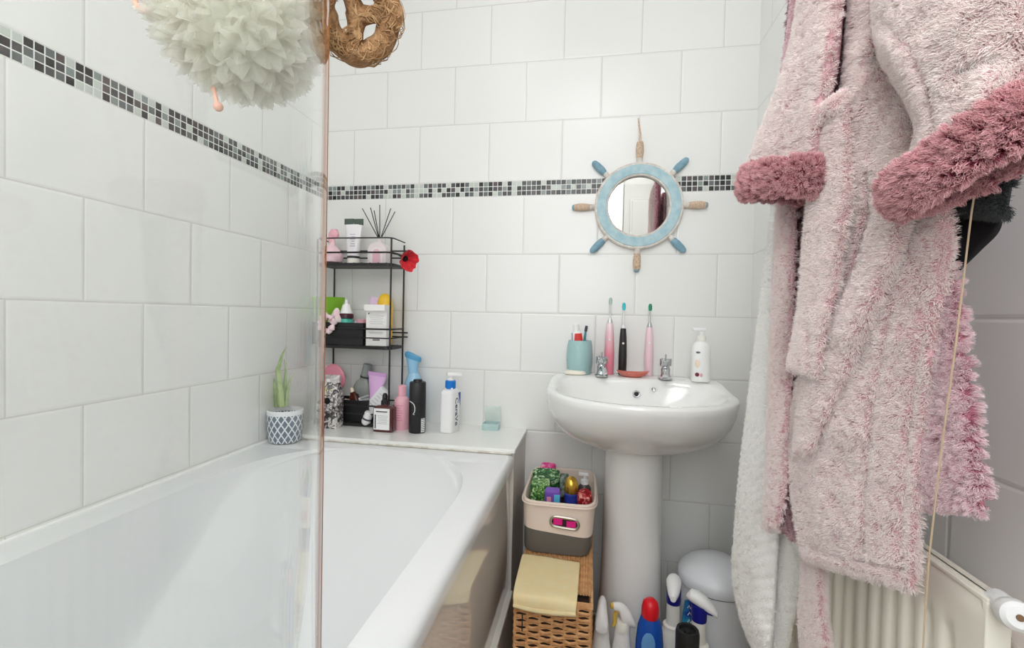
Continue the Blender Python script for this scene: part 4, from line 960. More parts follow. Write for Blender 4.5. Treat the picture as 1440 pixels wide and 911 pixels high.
MB().lathe([(.012, c.z-.002), (.012, c.z+.012), (.005, c.z+.014), (.005, c.z+.026)], (c.x, c.y, 0), 18).box(c.x-.018, c.x+.010, c.y-.007, c.y+.007, c.z+.025, c.z+.035, bev=.002).build('pump', WPL, t)
c = C(795, 672, 1.50); pack('tissue_pack', 'clear packet with white print between the green packets and the gold cap', 'packet', 793, 682, 1.44, .028, .02, .07, mat('silver_print_pack', rgb(170, 176, 166), .25, mottle=rgb(60, 84, 64), mscale=80), .2, .2)

# ------------------------------------------------------------------ pedal bin and cleaning bottles on the floor
bc = (.362, 1.385); t = thing('pedal_bin', 'small pale grey pedal bin with a domed lid beside the white towel', 'bin', (bc[0], bc[1], 0))
PBIN = mat('bin_enamel', rgb(206, 208, 212), .3)
MB().lathe([(.092, .0), (.094, .004), (.094, .272), (.09, .276)], (*bc, 0), 40).build('body', PBIN, t)
MB().lathe([(.0965, 0), (.0975, .012), (.0955, .02)], (*bc, 0), 40).build('base_ring', mat('bin_base', rgb(60, 60, 62), .5), t)
MB().lathe([(.093, .274), (.094, .279)], (*bc, 0), 40).build('seam', mat('bin_seam', rgb(70, 70, 72), .5), t)
MB().lathe([(.099, .279), (.1, .283), (.1, .300), (.096, .309), (.08, .325), (.055, .339), (.025, .346), (.001, .348)], (*bc, 0), 48).build('lid', PBIN, t)
MB().box(-.022, .022, -.028, .004, 0, .008, M=about((bc[0]-.03, bc[1]-.092, .006), 0, 0, -.3), bev=.002).build('pedal', mat('pedal_black', rgb(40, 40, 42), .5), t)

def trigger(px, pytop, yy, lab, rz, bodym, headm, neckm, cone=1.0, size=1.0, nozzle=None):
    c = C(px, pytop, yy); H = c.z; t = thing('spray_bottle', lab, 'spray bottle', (c.x, c.y, 0))
    x, y = c.x, c.y; S = size
    MB().lathe([(.027*S, 0), (.030*S, .006), (.030*S, H*.40), (.0255*S, H*.52), (.020*S, H*.66), (.018*S, H*.76)], (x, y, 0), 28, sy=.8).build('body', bodym, t)
    Mq = about((x, y, 0), 0, 0, rz)
    MB().lathe([(.0185*S, H*.74), (.0182*S, H*.79), (.015*S, H*.82)], n=20, M=Mq).build('neck_collar', neckm, t)
    hd = []     # head: local +x is where it sprays, the back slopes down to a lip
    for dx, z0, z1, w_ in ((.026, -.019, -.001, .0085), (.012, -.024, .0, .0115), (.0, -.066, -.003, .014), (-.012, -.066, -.012, .016), (-.022, -.064, -.026, .0165), (-.029, -.064, -.044, .0145)):
        hd.append([Vector((dx*S, w_*S*math.sin(2*PI*i/20), H+(z0+z1)/2*S+(z1-z0)/2*S*math.cos(2*PI*i/20))) for i in range(20)])
    MB().loft(hd, M=Mq).build('spray_head', headm, t)
    MB().tube([Mq @ Vector((.010*S, 0, H-.018*S)), Mq @ Vector((.020*S, 0, H-.032*S)), Mq @ Vector((.019*S, 0, H-.050*S)), Mq @ Vector((.024*S, 0, H-.062*S))], [.006*S, .0055*S, .005*S, .004*S], 8).build('trigger', nozzle or headm, t)
    MB().lathe([(.0075*S, 0), (.007*S, .008*S), (.004*S, .0085*S)], M=Mq @ Matrix.Translation((.024*S, 0, H-.009*S)) @ Matrix.Rotation(PI/2, 4, 'Y'), n=14).build('nozzle', nozzle or headm, t)
    return t
trigger(847, 846, 1.235, 'plain white trigger spray beside the wicker hamper, its back to the viewer', PI/2-.05, WPL, WPL, OFFW)
trigger(876, 846, 1.235, 'plain white trigger spray with a yellowish trigger before the pedestal', PI+.25, WPL, WPL, OFFW, nozzle=mat('mustard_trigger', rgb(196, 164, 70), .4))
# blue bottle red cap
c = C(915, 841, 1.235); x, y, H = c.x, c.y, c.z; t = thing('bleach_bottle', 'royal blue bottle with a bright red cap before the pedestal', 'bottle', (x, y, 0))
BLU = mat('bleach_blue', rgb(24, 74, 160), .22)
MB().lathe([(.030, 0), (.034, .006), (.035, H*.45), (.034, H*.62), (.030, H*.76), (.022, H*.85), (.016, H*.88)], (x, y, 0), 32, sy=.8).build('body', BLU, t)
MB().lathe([(.0205, H*.84), (.022, H*.855), (.0215, H*.92), (.018, H*.97), (.010, H*.995), (.001, H)], (x, y, 0), 28).build('cap', REDP, t)
o = MB(); o.ball((x-.006, y-.0258, H*.64), .017, .004, .033, 18); o.build('label_patch', mat('light_blue_label', rgb(96, 146, 196), .35), t)
o = MB(); o.box(x-.026, x+.012, y-.0295, y-.024, H*.36, H*.45); o.build('red_label', mat('red_label', rgb(206, 40, 60), .4), t, smooth=False)
# sprays with blue necks
NAVY = mat('navy_plastic', rgb(22, 28, 120), .3)
def blue_spray(px, pytop, yy, lab, rz, tilt):
    c = C(px, pytop, yy); H = c.z+.004; x, y = c.x, c.y; t = thing('spray_bottle', lab, 'spray bottle', (x, y, 0), None)
    MB().lathe([(.032, 0), (.035, .006), (.035, H*.44), (.026, H*.56), (.0245, H*.57), (.0245, H*.60), (.0175, H*.61), (.0165, H*.80)], (x, y, 0), 26).build('body', OFFW, t)
    Mq = about((x, y, 0), 0, 0, rz)
    MB().lathe([(.0175, H*.78), (.0185, H*.80), (.019, H*.90)], n=24, M=Mq).box(-.006, .034, -.011, .011, H*.855, H*.90, M=Mq, bev=.003).build('blue_neck', NAVY, t)
    hd = []
    for dx, z0, z1, w_ in ((-.030, .905, .935, .006), (-.020, .895, .985, .016), (-.004, .89, 1.0, .0195), (.014, .885, .985, .0175), (.032, .875, .95, .013), (.042, .87, .915, .007)):
        hd.append([Vector((dx, w_*math.sin(2*PI*i/24), H*((z0+z1)/2)+H*(z1-z0)/2*math.cos(2*PI*i/24)-tilt*dx)) for i in range(24)])
    MB().loft(hd, M=Mq).build('spray_head', WPL, t)
    return t, H
blue_spray(948, 812, 1.30, 'white spray bottle with a navy neck left of the pedal bin, head towards the viewer', -PI/2-.2, .12)
blue_spray(984, 834, 1.235, 'white spray bottle with a navy neck turned to the right, before the pedal bin', -.35, .25)
# blue refill pouch
c = C(966, 868, 1.32); t = thing('refill_pouch', 'blue and turquoise printed pouch between the two navy necked sprays', 'pouch', (c.x, c.y, 0))
Mq = about((c.x+.010, c.y+.0, 0), 0, 0, .2); H = C(965, 843, 1.32).z
MB().loft([super_ring(0, 0, z, a, b2, 28, 4) for z, a, b2 in ((0, .030, .016), (.01, .032, .018), (H*.5, .030, .013), (H*.85, .022, .005), (H, .018, .0022))], M=Mq).build('pouch', mat('pouch_blue', rgb(24, 52, 140), .3, mottle=rgb(40, 150, 180), mscale=30), t)
o = MB()
for k_, (z, w_) in enumerate(((.93, .008), (.86, .010), (.79, .007), (.72, .011))):
    yy_ = -.0052-(.93-z)*.03; o.tube([Mq @ Vector((-.012, yy_, H*z)), Mq @ Vector((-.012+w_*.5, yy_, H*z+.007)), Mq @ Vector((-.012+w_, yy_, H*z-.002)), Mq @ Vector((-.004+w_, yy_, H*z+.006))], .0013, 5)
o.build('lettering', LABW, t)
# black capped can
c = C(967, 884, 1.165); x, y, H = c.x, c.y, c.z; t = thing('black_can', 'squat black capped can in front of the navy necked sprays', 'can', (x, y, 0))
MB().lathe([(.027, 0), (.028, .004), (.028, H*.75)], (x, y, 0), 28).build('can', CAN, t)
MB().lathe([(.0265, H*.75), (.0268, H*.97), (.0245, H), (.019, H*.998), (.018, H*.97), (.008, H*.965), (.006, H*.985), (.001, H*.985)], (x, y, 0), 28).build('cap', MATS['black_cap'], t)

# ------------------------------------------------------------------ radiator
QX, QY0, QY1, QZ0, QZ1 = .416, .574, 1.14, .13, .714
rad = thing('radiator', 'white fluted panel radiator on the right wall below the pink robe', 'radiator', (QX+.012, (QY0+QY1)/2, QZ0))
RADM = mat('radiator_enamel', rgb(232, 228, 216), .3)
rows = []; ny = 200; nz = 40
for j in range(nz+1):
    z = QZ0+(QZ1-QZ0)*j/nz; row = []
    for i in range(ny+1):
        y = QY0+(QY1-QY0)*i/ny; e = 0
        if QY0+.034 < y < QY1-.034:
            f = ((y-QY0-.034)/.0333) % 1.0; prof = smooth01(min(f, 1-f)*3.2-.35)
            vz = smooth01((z-QZ0-.035)/.03)*smooth01((QZ1-.052-z)/.03); e = .0085*prof*vz
        edge = .006*(1-min(1, min(j, nz-j)/1.0)) 
        row.append(Vector((QX+e+edge, y, z)))
    rows.append(row)
p_ = MB(); p_.sharp = 50; p_.grid(rows)
p_.grid([[Vector((QX+.014, v.y, v.z)) for v in r] for r in (rows[0], rows[-1])])
p_.box(QX+.0005, QX+.024, QY0-.0015, QY0+.006, QZ0+.002, QZ1-.003, bev=.0015).box(QX+.010, QX+.014, QY0, QY1, QZ0, QZ1)
p_.build('front_panel', RADM, rad)
g = MB(); g.box(QX+.010, QX+.026, QY0+.002, QY1-.002, QZ0+.01, QZ1-.006, bev=.003)
g.build('back_panel', RADM, rad, smooth=False)
g = MB(); g.box(QX+.001, QX+.024, QY0-.001, QY1+.001, QZ1-.005, QZ1, bev=.0012)
for k_ in (.008, .015): g.box(QX+k_, QX+k_+.002, QY0+.004, QY1-.004, QZ1-.001, QZ1+.0012)
g.build('top_rail', RADM, rad, smooth=False)
for y in (.72, 1.02): MB().box(QX+.024, XR, y-.02, y+.02, .45, .62).build('bracket', RADM, rad, smooth=False)
v0, v1, v2, v3, v4 = Vector((QX+.014, QY0+.006, .702)), at(1391, 846, X=.432), at(1404, 844, X=.432), at(1414, 853, X=.429), at(1424, 862, X=.425)
vb_ = MB().tube([v0, v1, v2, v3, v4], [.0100, .0105, .0112, .0115, .0115], 18).build('valve_body', WPL, rad)
ax_ = (at(1440, 873, X=.414)-at(1414, 856, X=.428)).normalized(); Mq = Matrix.Translation(v4) @ ax_.to_track_quat('Z', 'Y').to_matrix().to_4x4()
vc_ = MB().lathe([(.0118, -.006), (.0145, -.002), (.0150, .006), (.0138, .014), (.010, .0175), (.001, .0178)], n=28, M=Mq).build('valve_cap', WPL, vb_)
MB().lathe([(.0034, .0172), (.003, .0188), (.001, .0188)], n=14, M=Mq).build('valve_screw', mat('brass', rgb(120, 92, 70), .4, metal=.6), vb_)
vb = v2
MB().tube([v2+Vector((.002, .004, -.006)), v2+Vector((.006, .006, -.022)), v2+Vector((.016, .010, -.05))], .0055, 12).build('pipe', mat('old_pipe', rgb(110, 96, 84), .5, mottle=rgb(60, 52, 46), mscale=60), rad)

# ------------------------------------------------------------------ things hanging on the right: robe, towel, dark fleece
PA, PB2 = Vector((.31, .90, 1.0)), Vector((.40, .553, 1.0))
HD = (PB2-PA).normalized(); HN = Vector((HD.y, -HD.x, 0))           # HN faces the room
if HN.dot(CAM-PA) < 0: HN = -HN
def on_plane(px, py, o0=PA, h=0.0):
    d = ray(px, py); t = (o0+HN*h-CAM).dot(HN)/d.dot(HN); return CAM+d*t
def interp(poly, v):
    f = v*(len(poly)-1); i = min(int(f), len(poly)-2); s_ = f-i
    # Catmull-Rom through the outline points
    p0, p1, p2, p3 = poly[max(0, i-1)], poly[i], poly[i+1], poly[min(len(poly)-1, i+2)]
    return tuple(.5*((2*b)+(-a+c)*s_+(2*a-5*b+4*c-d)*s_*s_+(-a+3*b-3*c+d)*s_**3) for a, b, c, d in zip(p0, p1, p2, p3))
def seg_dist(p, poly):
    best = 1e9
    for a, b in zip(poly[:-1], poly[1:]):
        ax, ay = a; bx, by = b; dx, dy = bx-ax, by-ay
        t = max(0, min(1, ((p[0]-ax)*dx+(p[1]-ay)*dy)/(dx*dx+dy*dy+1e-9)))
        best = min(best, math.hypot(p[0]-ax-t*dx, p[1]-ay-t*dy))
    return best
def drape(name, L, R, m, parent, off=0.0, bulge=.02, thick=.012, folds=(), nu=26, nv=60, wob=.002, o0=PA, cap_top=True, seed=0.0):
    """a hanging piece of cloth: closed, with thickness; folds are (line, height, width)"""
    b = MB(); front, back = [], []
    for j in range(nv+1):
        v = j/nv; l = interp(L, v); r = interp(R, v); fr, bk = [], []
        ev = min(1.0, math.sqrt(max(0, (1-v)*nv/2.5))) if v > .9 else 1.0
        for i in range(nu+1):
            u = i/nu; px = l[0]+(r[0]-l[0])*u; py = l[1]+(r[1]-l[1])*u
            e = max(0.0, 1-abs(2*u-1)**3.0)**.5*ev
            h = bulge*e
            for ln, amp, wd in folds: h += amp*math.exp(-(seg_dist((px, py), ln)/wd)**2)*min(1, e*1.5)
            q = on_plane(px, py, o0); h += wob*noise.noise(q*26+Vector((seed, 0, 0)))*e*1.6
            fr.append(on_plane(px, py, o0, off+h)); bk.append(on_plane(px, py, o0, off-thick*e))
        front.append(fr); back.append(bk)
    b.grid(front); nf = len(b.v); b.grid(back); b.sharp = 0
    # close the rim
    n_ = nu+1; e_f = [0*n_+i for i in range(n_)]+[j*n_+nu for j in range(1, nv+1)]+[nv*n_+i for i in range(nu-1, -1, -1)]+[j*n_ for j in range(nv-1, 0, -1)]
    for a, c in zip(e_f, e_f[1:]+e_f[:1]): b.f.append((a, c, c+nf, a+nf))
    o = b.build(name, m, parent, merge=1e-6)
    me = o.data; cen = sum((v.co for v in me.vertices), Vector())/len(me.vertices)
    # make sure the pile grows outwards: the broad faces on the room side must look into the room
    tot = 0.0
    mid = sum(((p.center-cen).dot(HN))*p.normal.dot(HN)*p.area for p in me.polygons)
    if mid < 0: me.flip_normals(); print('flipped', name)
    me.update()
    return o
def fur(o, hairm, count, length, kids=14, rad=.0006, clump=.35, rough=.0035, seed=1, front=True, crad=.0045):
    o.data.materials.append(hairm)
    if front:
        vg = o.vertex_groups.new(name='pile'); me = o.data; idx = [v.index for v in me.vertices if v.normal.dot(HN) > -.25]; vg.add(idx, 1.0, 'REPLACE')
    md = o.modifiers.new('pile', 'PARTICLE_SYSTEM'); ps = md.particle_system; s = ps.settings
    ps.seed = seed
    if front: ps.vertex_group_density = 'pile'
    s.type = 'HAIR'; s.count = count; s.hair_length = length; s.hair_step = 3; s.emit_from = 'FACE'; s.use_modifier_stack = False
    s.use_advanced_hair = True
    s.normal_factor = length/4; s.factor_random = .45*length/4; s.hair_length = length
    s.child_type = 'SIMPLE'; s.rendered_child_count = kids; s.child_percent = 1 if hasattr(s, 'child_percent') else 0; s.child_radius = crad; s.child_roundness = .4
    s.clump_factor = clump; s.clump_shape = .2; s.roughness_1 = rough*.5; s.roughness_1_size = .01; s.roughness_2 = rough; s.roughness_endpoint = .003; s.child_length = 1.0
    s.radius_scale = 1.0; s.root_radius = rad; s.tip_radius = rad*.5; s.material = 2; s.render_step = 2; s.display_step = 2
    s.use_close_tip = True
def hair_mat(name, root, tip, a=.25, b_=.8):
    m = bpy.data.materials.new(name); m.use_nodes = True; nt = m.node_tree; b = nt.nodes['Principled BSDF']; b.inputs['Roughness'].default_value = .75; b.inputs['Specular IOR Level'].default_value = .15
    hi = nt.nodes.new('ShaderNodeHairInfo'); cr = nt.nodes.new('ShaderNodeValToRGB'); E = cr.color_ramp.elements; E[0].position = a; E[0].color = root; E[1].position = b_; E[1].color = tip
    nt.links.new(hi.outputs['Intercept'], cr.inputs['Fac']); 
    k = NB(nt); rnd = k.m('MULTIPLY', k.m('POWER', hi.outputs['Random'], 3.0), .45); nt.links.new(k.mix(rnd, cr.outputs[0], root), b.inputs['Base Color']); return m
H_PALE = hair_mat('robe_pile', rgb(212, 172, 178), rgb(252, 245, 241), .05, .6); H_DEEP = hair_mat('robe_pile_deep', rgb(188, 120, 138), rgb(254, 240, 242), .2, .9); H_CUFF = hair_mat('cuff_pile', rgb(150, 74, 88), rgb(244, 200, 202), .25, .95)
H_DARK = hair_mat('dark_pile', rgb(36, 38, 40), rgb(84, 88, 88))
R_PALE = mat('robe_backing', rgb(196, 158, 164), .9); R_DEEP = mat('robe_backing_deep', rgb(176, 112, 126), .9); R_GAP_SHADE = mat('robe_inside_shaded', rgb(150, 112, 122), .95, mottle=rgb(128, 92, 102), mscale=120)  # last one: inside pink darkened, the shade of the gaps put into the colour
R_CUFF = mat('cuff_backing', rgb(120, 58, 70), .9)

hook = thing('coat_hook', 'chrome coat hook on the right wall above the pink robe', 'hook', (XR-.004, .80, 1.80))
MB().lathe([(.025, 0), (.025, .006), (.012, .010)], M=Matrix.Translation((XR, .80, 1.80)) @ Matrix.Rotation(-PI/2, 4, 'Y'), n=20).build('rose', CHROME, hook)
MB().tube([(XR-.008, .80, 1.80), (XR-.06, .80, 1.79), (XR-.09, .80, 1.80), (XR-.095, .80, 1.825)], .006, 10).build('hook_arm', CHROME, hook)

robe = thing('dressing_gown', 'pale pink fluffy dressing gown hanging over the radiator, cuffs a deeper pink', 'dressing gown', (.375, .74, .66))
# back of the gown, seen in the gaps, their shade painted in as darker pink
o = drape('back_panel', [(1130, -190), (1112, -40), (1100, 120), (1100, 300), (1096, 450), (1092, 600), (1092, 735)], [(1330, -190), (1330, -40), (1330, 120), (1325, 300), (1335, 450), (1345, 600), (1350, 690)], R_GAP_SHADE, robe, off=-.020, bulge=.004, thick=.004)
fur(o, hair_mat('inside_pile_shaded', rgb(138, 96, 108), rgb(196, 158, 164)), 3000, .004, 12, seed=3)
# right skirt turned inside, longer pile
o = drape('right_skirt', [(1285, 250), (1285, 400), (1283, 520), (1280, 620), (1278, 705)], [(1326, 250), (1342, 400), (1358, 520), (1372, 620), (1386, 716)], R_DEEP, robe, off=-.004, bulge=.010, thick=.008, folds=(([(1270, 690), (1390, 694)], -.004, 5),))
fur(o, H_DEEP, 2800, .0095, 28, .0007, .82, .004, seed=4)
# left skirt edge
o = drape('left_skirt', [(1097, 240), (1096, 300), (1091, 400), (1086, 520), (1083, 620), (1080, 690), (1076, 744)], [(1124, 240), (1122, 300), (1119, 400), (1116, 520), (1112, 620), (1108, 690), (1096, 744)], R_PALE, robe, off=.008, bulge=.014, thick=.01)
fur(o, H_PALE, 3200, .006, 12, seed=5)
o = drape('under_skirt', [(1116, 240), (1114, 400), (1112, 560), (1108, 680), (1098, 745)], [(1160, 240), (1150, 400), (1140, 560), (1140, 680), (1140, 775)], R_GAP_SHADE, robe, off=-.012, bulge=.008, thick=.006)
fur(o, hair_mat('under_pile_shaded', rgb(166, 118, 130), rgb(214, 186, 188)), 2600, .005, 12, seed=6)  # recess between the skirts, shade painted in with a darker pile
# main front
FL = [(1205, -190), (1203, -40), (1197, 60), (1192, 150), (1196, 240), (1186, 320), (1164, 410), (1138, 490), (1118, 570), (1114, 650), (1121, 730), (1134, 786)]
FR = [(1290, -190), (1296, -40), (1300, 60), (1306, 150), (1322, 240), (1338, 320), (1330, 410), (1318, 490), (1307, 570), (1297, 650), (1290, 740), (1286, 829)]
o = drape('front_skirt', FL, FR, R_PALE, robe, off=.010, bulge=.016, thick=.010, nu=44, nv=96, wob=.003, folds=(
    ([(1128, 764), (1180, 782), (1287, 806)], -.006, 4.5), ([(1128, 778), (1200, 800), (1286, 822)], .004, 8),
    ([(1258, 440), (1236, 560), (1226, 640), (1220, 770)], -.005, 5), ([(1300, 480), (1280, 640), (1272, 800)], -.005, 4.5), ([(1190, 560), (1160, 660), (1170, 740)], .006, 22),
    ([(1262, 330), (1250, 460), (1200, 600)], .006, 26)))
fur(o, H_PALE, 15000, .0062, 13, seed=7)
# lapel folded over it
o = drape('lapel', [(1205, -190), (1204, -40), (1197, 60), (1189, 150), (1194, 240), (1189, 320), (1172, 410), (1148, 490), (1128, 570), (1122, 640)],
          [(1240, -190), (1242, -40), (1246, 50), (1278, 120), (1302, 210), (1286, 300), (1258, 390), (1222, 470), (1180, 560), (1140, 640)], R_PALE, robe, off=.028, bulge=.018, thick=.012, nu=34, nv=80, wob=.003, folds=(
    ([(1228, 250), (1226, 310), (1206, 380), (1172, 438)], -.014, 7), ([(1236, 20), (1214, 90), (1206, 160)], .008, 14), ([(1252, 80), (1262, 110)], -.016, 14), ([(1276, 250), (1250, 350), (1195, 470)], .008, 14)))
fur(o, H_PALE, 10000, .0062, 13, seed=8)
# left sleeve
o = drape('sleeve', [(1140, -190), (1133, -60), (1124, 20), (1108, 90), (1087, 150), (1067, 196), (1056, 228)], [(1190, -190), (1190, -60), (1186, 20), (1180, 90), (1168, 150), (1157, 200), (1154, 246)], R_PALE, robe, off=.046, bulge=.028, thick=.03, nu=28, nv=60, folds=(
    ([(1146, 0), (1126, 130), (1110, 230)], -.005, 14), ([(1168, 40), (1150, 150), (1145, 240)], .006, 12)))
fur(o, H_PALE, 7000, .006, 13, seed=9)
sl_l = o
o = drape('sleeve_back_edge', [(1128, -190), (1124, -60), (1112, 40), (1102, 110), (1098, 140)], [(1146, -190), (1142, -60), (1130, 40), (1114, 110), (1106, 140)], R_DEEP, robe, off=.026, bulge=.010, thick=.008, nu=12, nv=30)
fur(o, H_DEEP, 900, .006, 12, seed=10)
# right sleeve
o = drape('sleeve', [(1232, -190), (1240, -60), (1236, 20), (1246, 75), (1276, 125), (1298, 175), (1288, 226)], [(1455, -190), (1472, -60), (1476, 20), (1476, 75), (1474, 120), (1470, 150), (1466, 172)], R_PALE, robe, off=.060, bulge=.045, thick=.03, nu=46, nv=64, wob=.004, folds=(
    ([(1246, 22), (1290, 66), (1314, 120), (1332, 190)], -.008, 5), ([(1258, 60), (1290, 110), (1308, 190)], .008, 14), ([(1352, 104), (1376, 92), (1400, 86)], -.010, 10), ([(1395, 110), (1378, 170)], .005, 14)))
fur(o, H_PALE, 12000, .0062, 13, seed=11)
sl_r = o
def cuff(pxc, halfw, depth_, h0, tilt, off, name, parent, count, seed, lean=.0):
    c = on_plane(*pxc, PA, off)
    e1 = (HD*math.cos(tilt)+Vector((0, 0, 1))*math.sin(tilt)).normalized(); up = (Vector((0, 0, 1))*math.cos(tilt)-HD*math.sin(tilt)); up = (up+HN*lean).normalized(); e2 = e1.cross(up).normalized()
    if e2.dot(HN) < 0: e2 = -e2
    prof = [(.84, .95), (.95, 1.0), (1.02, .85), (1.06, .45), (1.07, 0), (1.05, -.5), (1.0, -.85), (.93, -1.0), (.86, -.92), (.80, -.6), (.78, 0), (.78, .7)]
    rings = []
    for s_, hz in prof:
        rings.append([c+e1*(halfw*(s_+.02*math.sin(3*a+hz))*math.cos(a))+e2*(depth_*s_*math.sin(a)-(1-s_)*0)+up*(h0*hz+.0025*math.sin(2*a+1)) for a in [2*PI*i/64 for i in range(64)]])
    rings.append(rings[0])
    b = MB(); b.loft(rings, False, False); b.sharp = 0; o = b.build(name, R_CUFF, parent, merge=1e-6)
    fur(o, H_CUFF, count, .0085, 34, .0007, .93, .004, seed=seed, front=False, crad=.0045)
    return o
cuff((1103, 256), .066, .046, .0200, -.20, .072, 'cuff', sl_l, 2000, 12, -.08)
cuff((1362, 223), .070, .034, .0185, .30, .085, 'cuff', sl_r, 2200, 13, .22)
# belt: loop, hanging tie, far end
b = MB(); b.tube([on_plane(1146, 182, PA, .050), on_plane(1158, 164, PA, .066), on_plane(1174, 148, PA, .070), on_plane(1190, 136, PA, .060)], [.0075, .008, .008, .0075], 12); b.sharp = 0
o = b.build('belt_loop', R_PALE, robe); fur(o, H_PALE, 700, .005, 10, seed=14, front=False)
o = drape('belt', [(1172, 140), (1160, 175), (1153, 215), (1142, 280), (1134, 350), (1129, 420), (1120, 480), (1111, 518)], [(1197, 136), (1196, 175), (1197, 215), (1196, 280), (1186, 350), (1174, 420), (1160, 480), (1152, 530)], R_PALE, robe, off=.052, bulge=.011, thick=.008, nu=20, nv=60, folds=(([(1142, 450), (1146, 520)], -.005, 4),))
fur(o, H_PALE, 4200, .006, 13, seed=15)
o = drape('belt_end', [(1130, 765), (1132, 810), (1128, 860), (1130, 900), (1134, 930)], [(1156, 765), (1157, 810), (1158, 860), (1164, 900), (1166, 930)], R_PALE, robe, off=-.010, bulge=.008, thick=.008, nu=14, nv=30)
fur(o, H_PALE, 2500, .006, 13, seed=16, front=False)

# white towel behind the gown
TO = PA+(-HN)*.045
def towel_mat():
    m = mat('white_terry', rgb(250, 249, 246), .95); nt = m.node_tree; b = nt.nodes['Principled BSDF']; k = NB(nt)
    geo = nt.nodes.new('ShaderNodeNewGeometry'); s = nt.nodes.new('ShaderNodeSeparateXYZ'); nt.links.new(geo.outputs['Position'], s.inputs[0])
    ph = k.m('ADD', k.m('MULTIPLY', s.outputs['Z'], 300.0), k.m('MULTIPLY', s.outputs['Y'], 240.0))
    rib = k.m('MULTIPLY', k.m('SINE', ph), k.m('LESS_THAN', s.outputs['Z'], .80))
    n = nt.nodes.new('ShaderNodeTexNoise'); n.inputs['Scale'].default_value = 420; n.inputs['Detail'].default_value = 2; nt.links.new(geo.outputs['Position'], n.inputs['Vector'])
    bp = nt.nodes.new('ShaderNodeBump'); bp.inputs['Strength'].default_value = .8; bp.inputs['Distance'].default_value = .003
    nt.links.new(k.m('ADD', k.m('MULTIPLY', rib, .5), k.m('MULTIPLY', n.outputs['Fac'], 1.0)), bp.inputs['Height']); nt.links.new(bp.outputs['Normal'], b.inputs['Normal']); return m
TERRY = towel_mat(); H_TERRY = hair_mat('terry_pile', rgb(250, 249, 246), rgb(254, 253, 250))
tw = thing('bath_towel', 'white terry towel hanging beside the left edge of the pink dressing gown', 'towel', on_plane(1075, 880, TO))
o = drape('front_fold', [(1122, -120), (1114, 60), (1096, 205), (1083, 310), (1069, 430), (1055, 540), (1043, 640), (1035, 720), (1030, 800), (1040, 865), (1064, 925)], [(1135, -120), (1130, 60), (1126, 205), (1118, 310), (1112, 430), (1106, 540), (1100, 640), (1098, 720), (1094, 800), (1090, 865), (1084, 930)], TERRY, tw, off=0, bulge=.022, thick=.012, o0=TO, nu=26, nv=90, folds=(([(1086, 400), (1075, 560), (1062, 720), (1060, 880)], .006, 12),))
fur(o, H_TERRY, 5000, .0028, 8, .0005, .2, .002, seed=20)
o = drape('back_fold', [(1085, 640), (1085, 720), (1084, 800), (1080, 870), (1074, 930)], [(1140, 640), (1136, 720), (1130, 800), (1118, 870), (1104, 930)], TERRY, tw, off=-.014, bulge=.010, thick=.008, o0=TO, nu=22, nv=50)
fur(o, H_TERRY, 2600, .0028, 8, .0005, .2, .002, seed=21)
b = MB(); b.tube([on_plane(*q, TO, .026) for q in ((1094, 285), (1091, 330), (1086, 390), (1084, 440), (1085, 468), (1083, 520), (1081, 600))], .0018, 8); b.build('hem_piping', mat('piping_white', rgb(244, 243, 240), .6), tw)

# dark fleece hanging behind the right sleeve
DO = PA+(-HN)*.035
df = thing('dark_fleece_sleeve', 'dark grey fleece sleeve with a pale grey trim hanging behind the right pink sleeve', 'garment', on_plane(1370, 330, DO))
R_DK = mat('dark_backing', rgb(46, 48, 50), .95); LIN = mat('black_lining', rgb(24, 25, 28), .7)
o = drape('fleece', [(1318, 120), (1320, 200), (1322, 250), (1326, 296)], [(1408, 120), (1424, 200), (1425, 250), (1416, 306)], R_DK, df, off=.010, bulge=.022, thick=.016, o0=DO, nu=22, nv=30)
fur(o, H_DARK, 3000, .005, 12, seed=22)
drape('lining', [(1322, 270), (1324, 310), (1328, 350), (1332, 392)], [(1412, 270), (1408, 320), (1380, 352), (1338, 392)], LIN, df, off=-.004, bulge=.006, thick=.006, o0=DO, nu=18, nv=30)
b = MB(); tr_ = [on_plane(*q, DO, h) for q, h in (((1324, 306), .016), ((1345, 293), .026), ((1366, 287), .030), ((1388, 288), .028), ((1404, 294), .022), ((1414, 306), .012))]
ring = lambda q, t_: q
rows = []
for dz in (.008, .004, -.004, -.008): rows.append([q+Vector((0, 0, dz))+HN*(.003 if abs(dz) < .006 else 0) for q in tr_])
b.grid(rows); b.grid([[q-HN*.004 for q in r] for r in rows]); b.build('trim_band', mat('grey_trim', rgb(126, 126, 128), .7), df)

# light pull cord in front
pts = [on_plane(*q, PA, h) for q, h in (((1392, 120), -.004), ((1378, 225), .0), ((1366, 300), .012), ((1354, 400), .024), ((1342, 500), .032), ((1328, 600), .034), ((1317, 690), .034), ((1307, 780), .034), ((1301, 860), .034), ((1297, 930), .034), ((1296, 985), .034))]
pc = thing('pull_cord', 'thin beige pull cord hanging in front of the right skirt of the gown', 'cord', pts[-1])
b = MB(); fine = []
for i in range(len(pts)-1):
    for s_ in range(4): fine.append(pts[i].lerp(pts[i+1], s_/4))
fine = [Vector((XR-.09, .60, ZC-.02)), Vector((XR-.085, .60, 1.9))]+fine+[pts[-1]]
b.tube(fine, .00095, 6); b.build('cord', mat('beige_cord', rgb(176, 156, 130), .8), pc)
MB().lathe([(.002, .02), (.007, .012), (.008, -.01), (.004, -.018), (.001, -.019)], tuple(pts[-1]), 14).build('toggle', OFFW, pc)

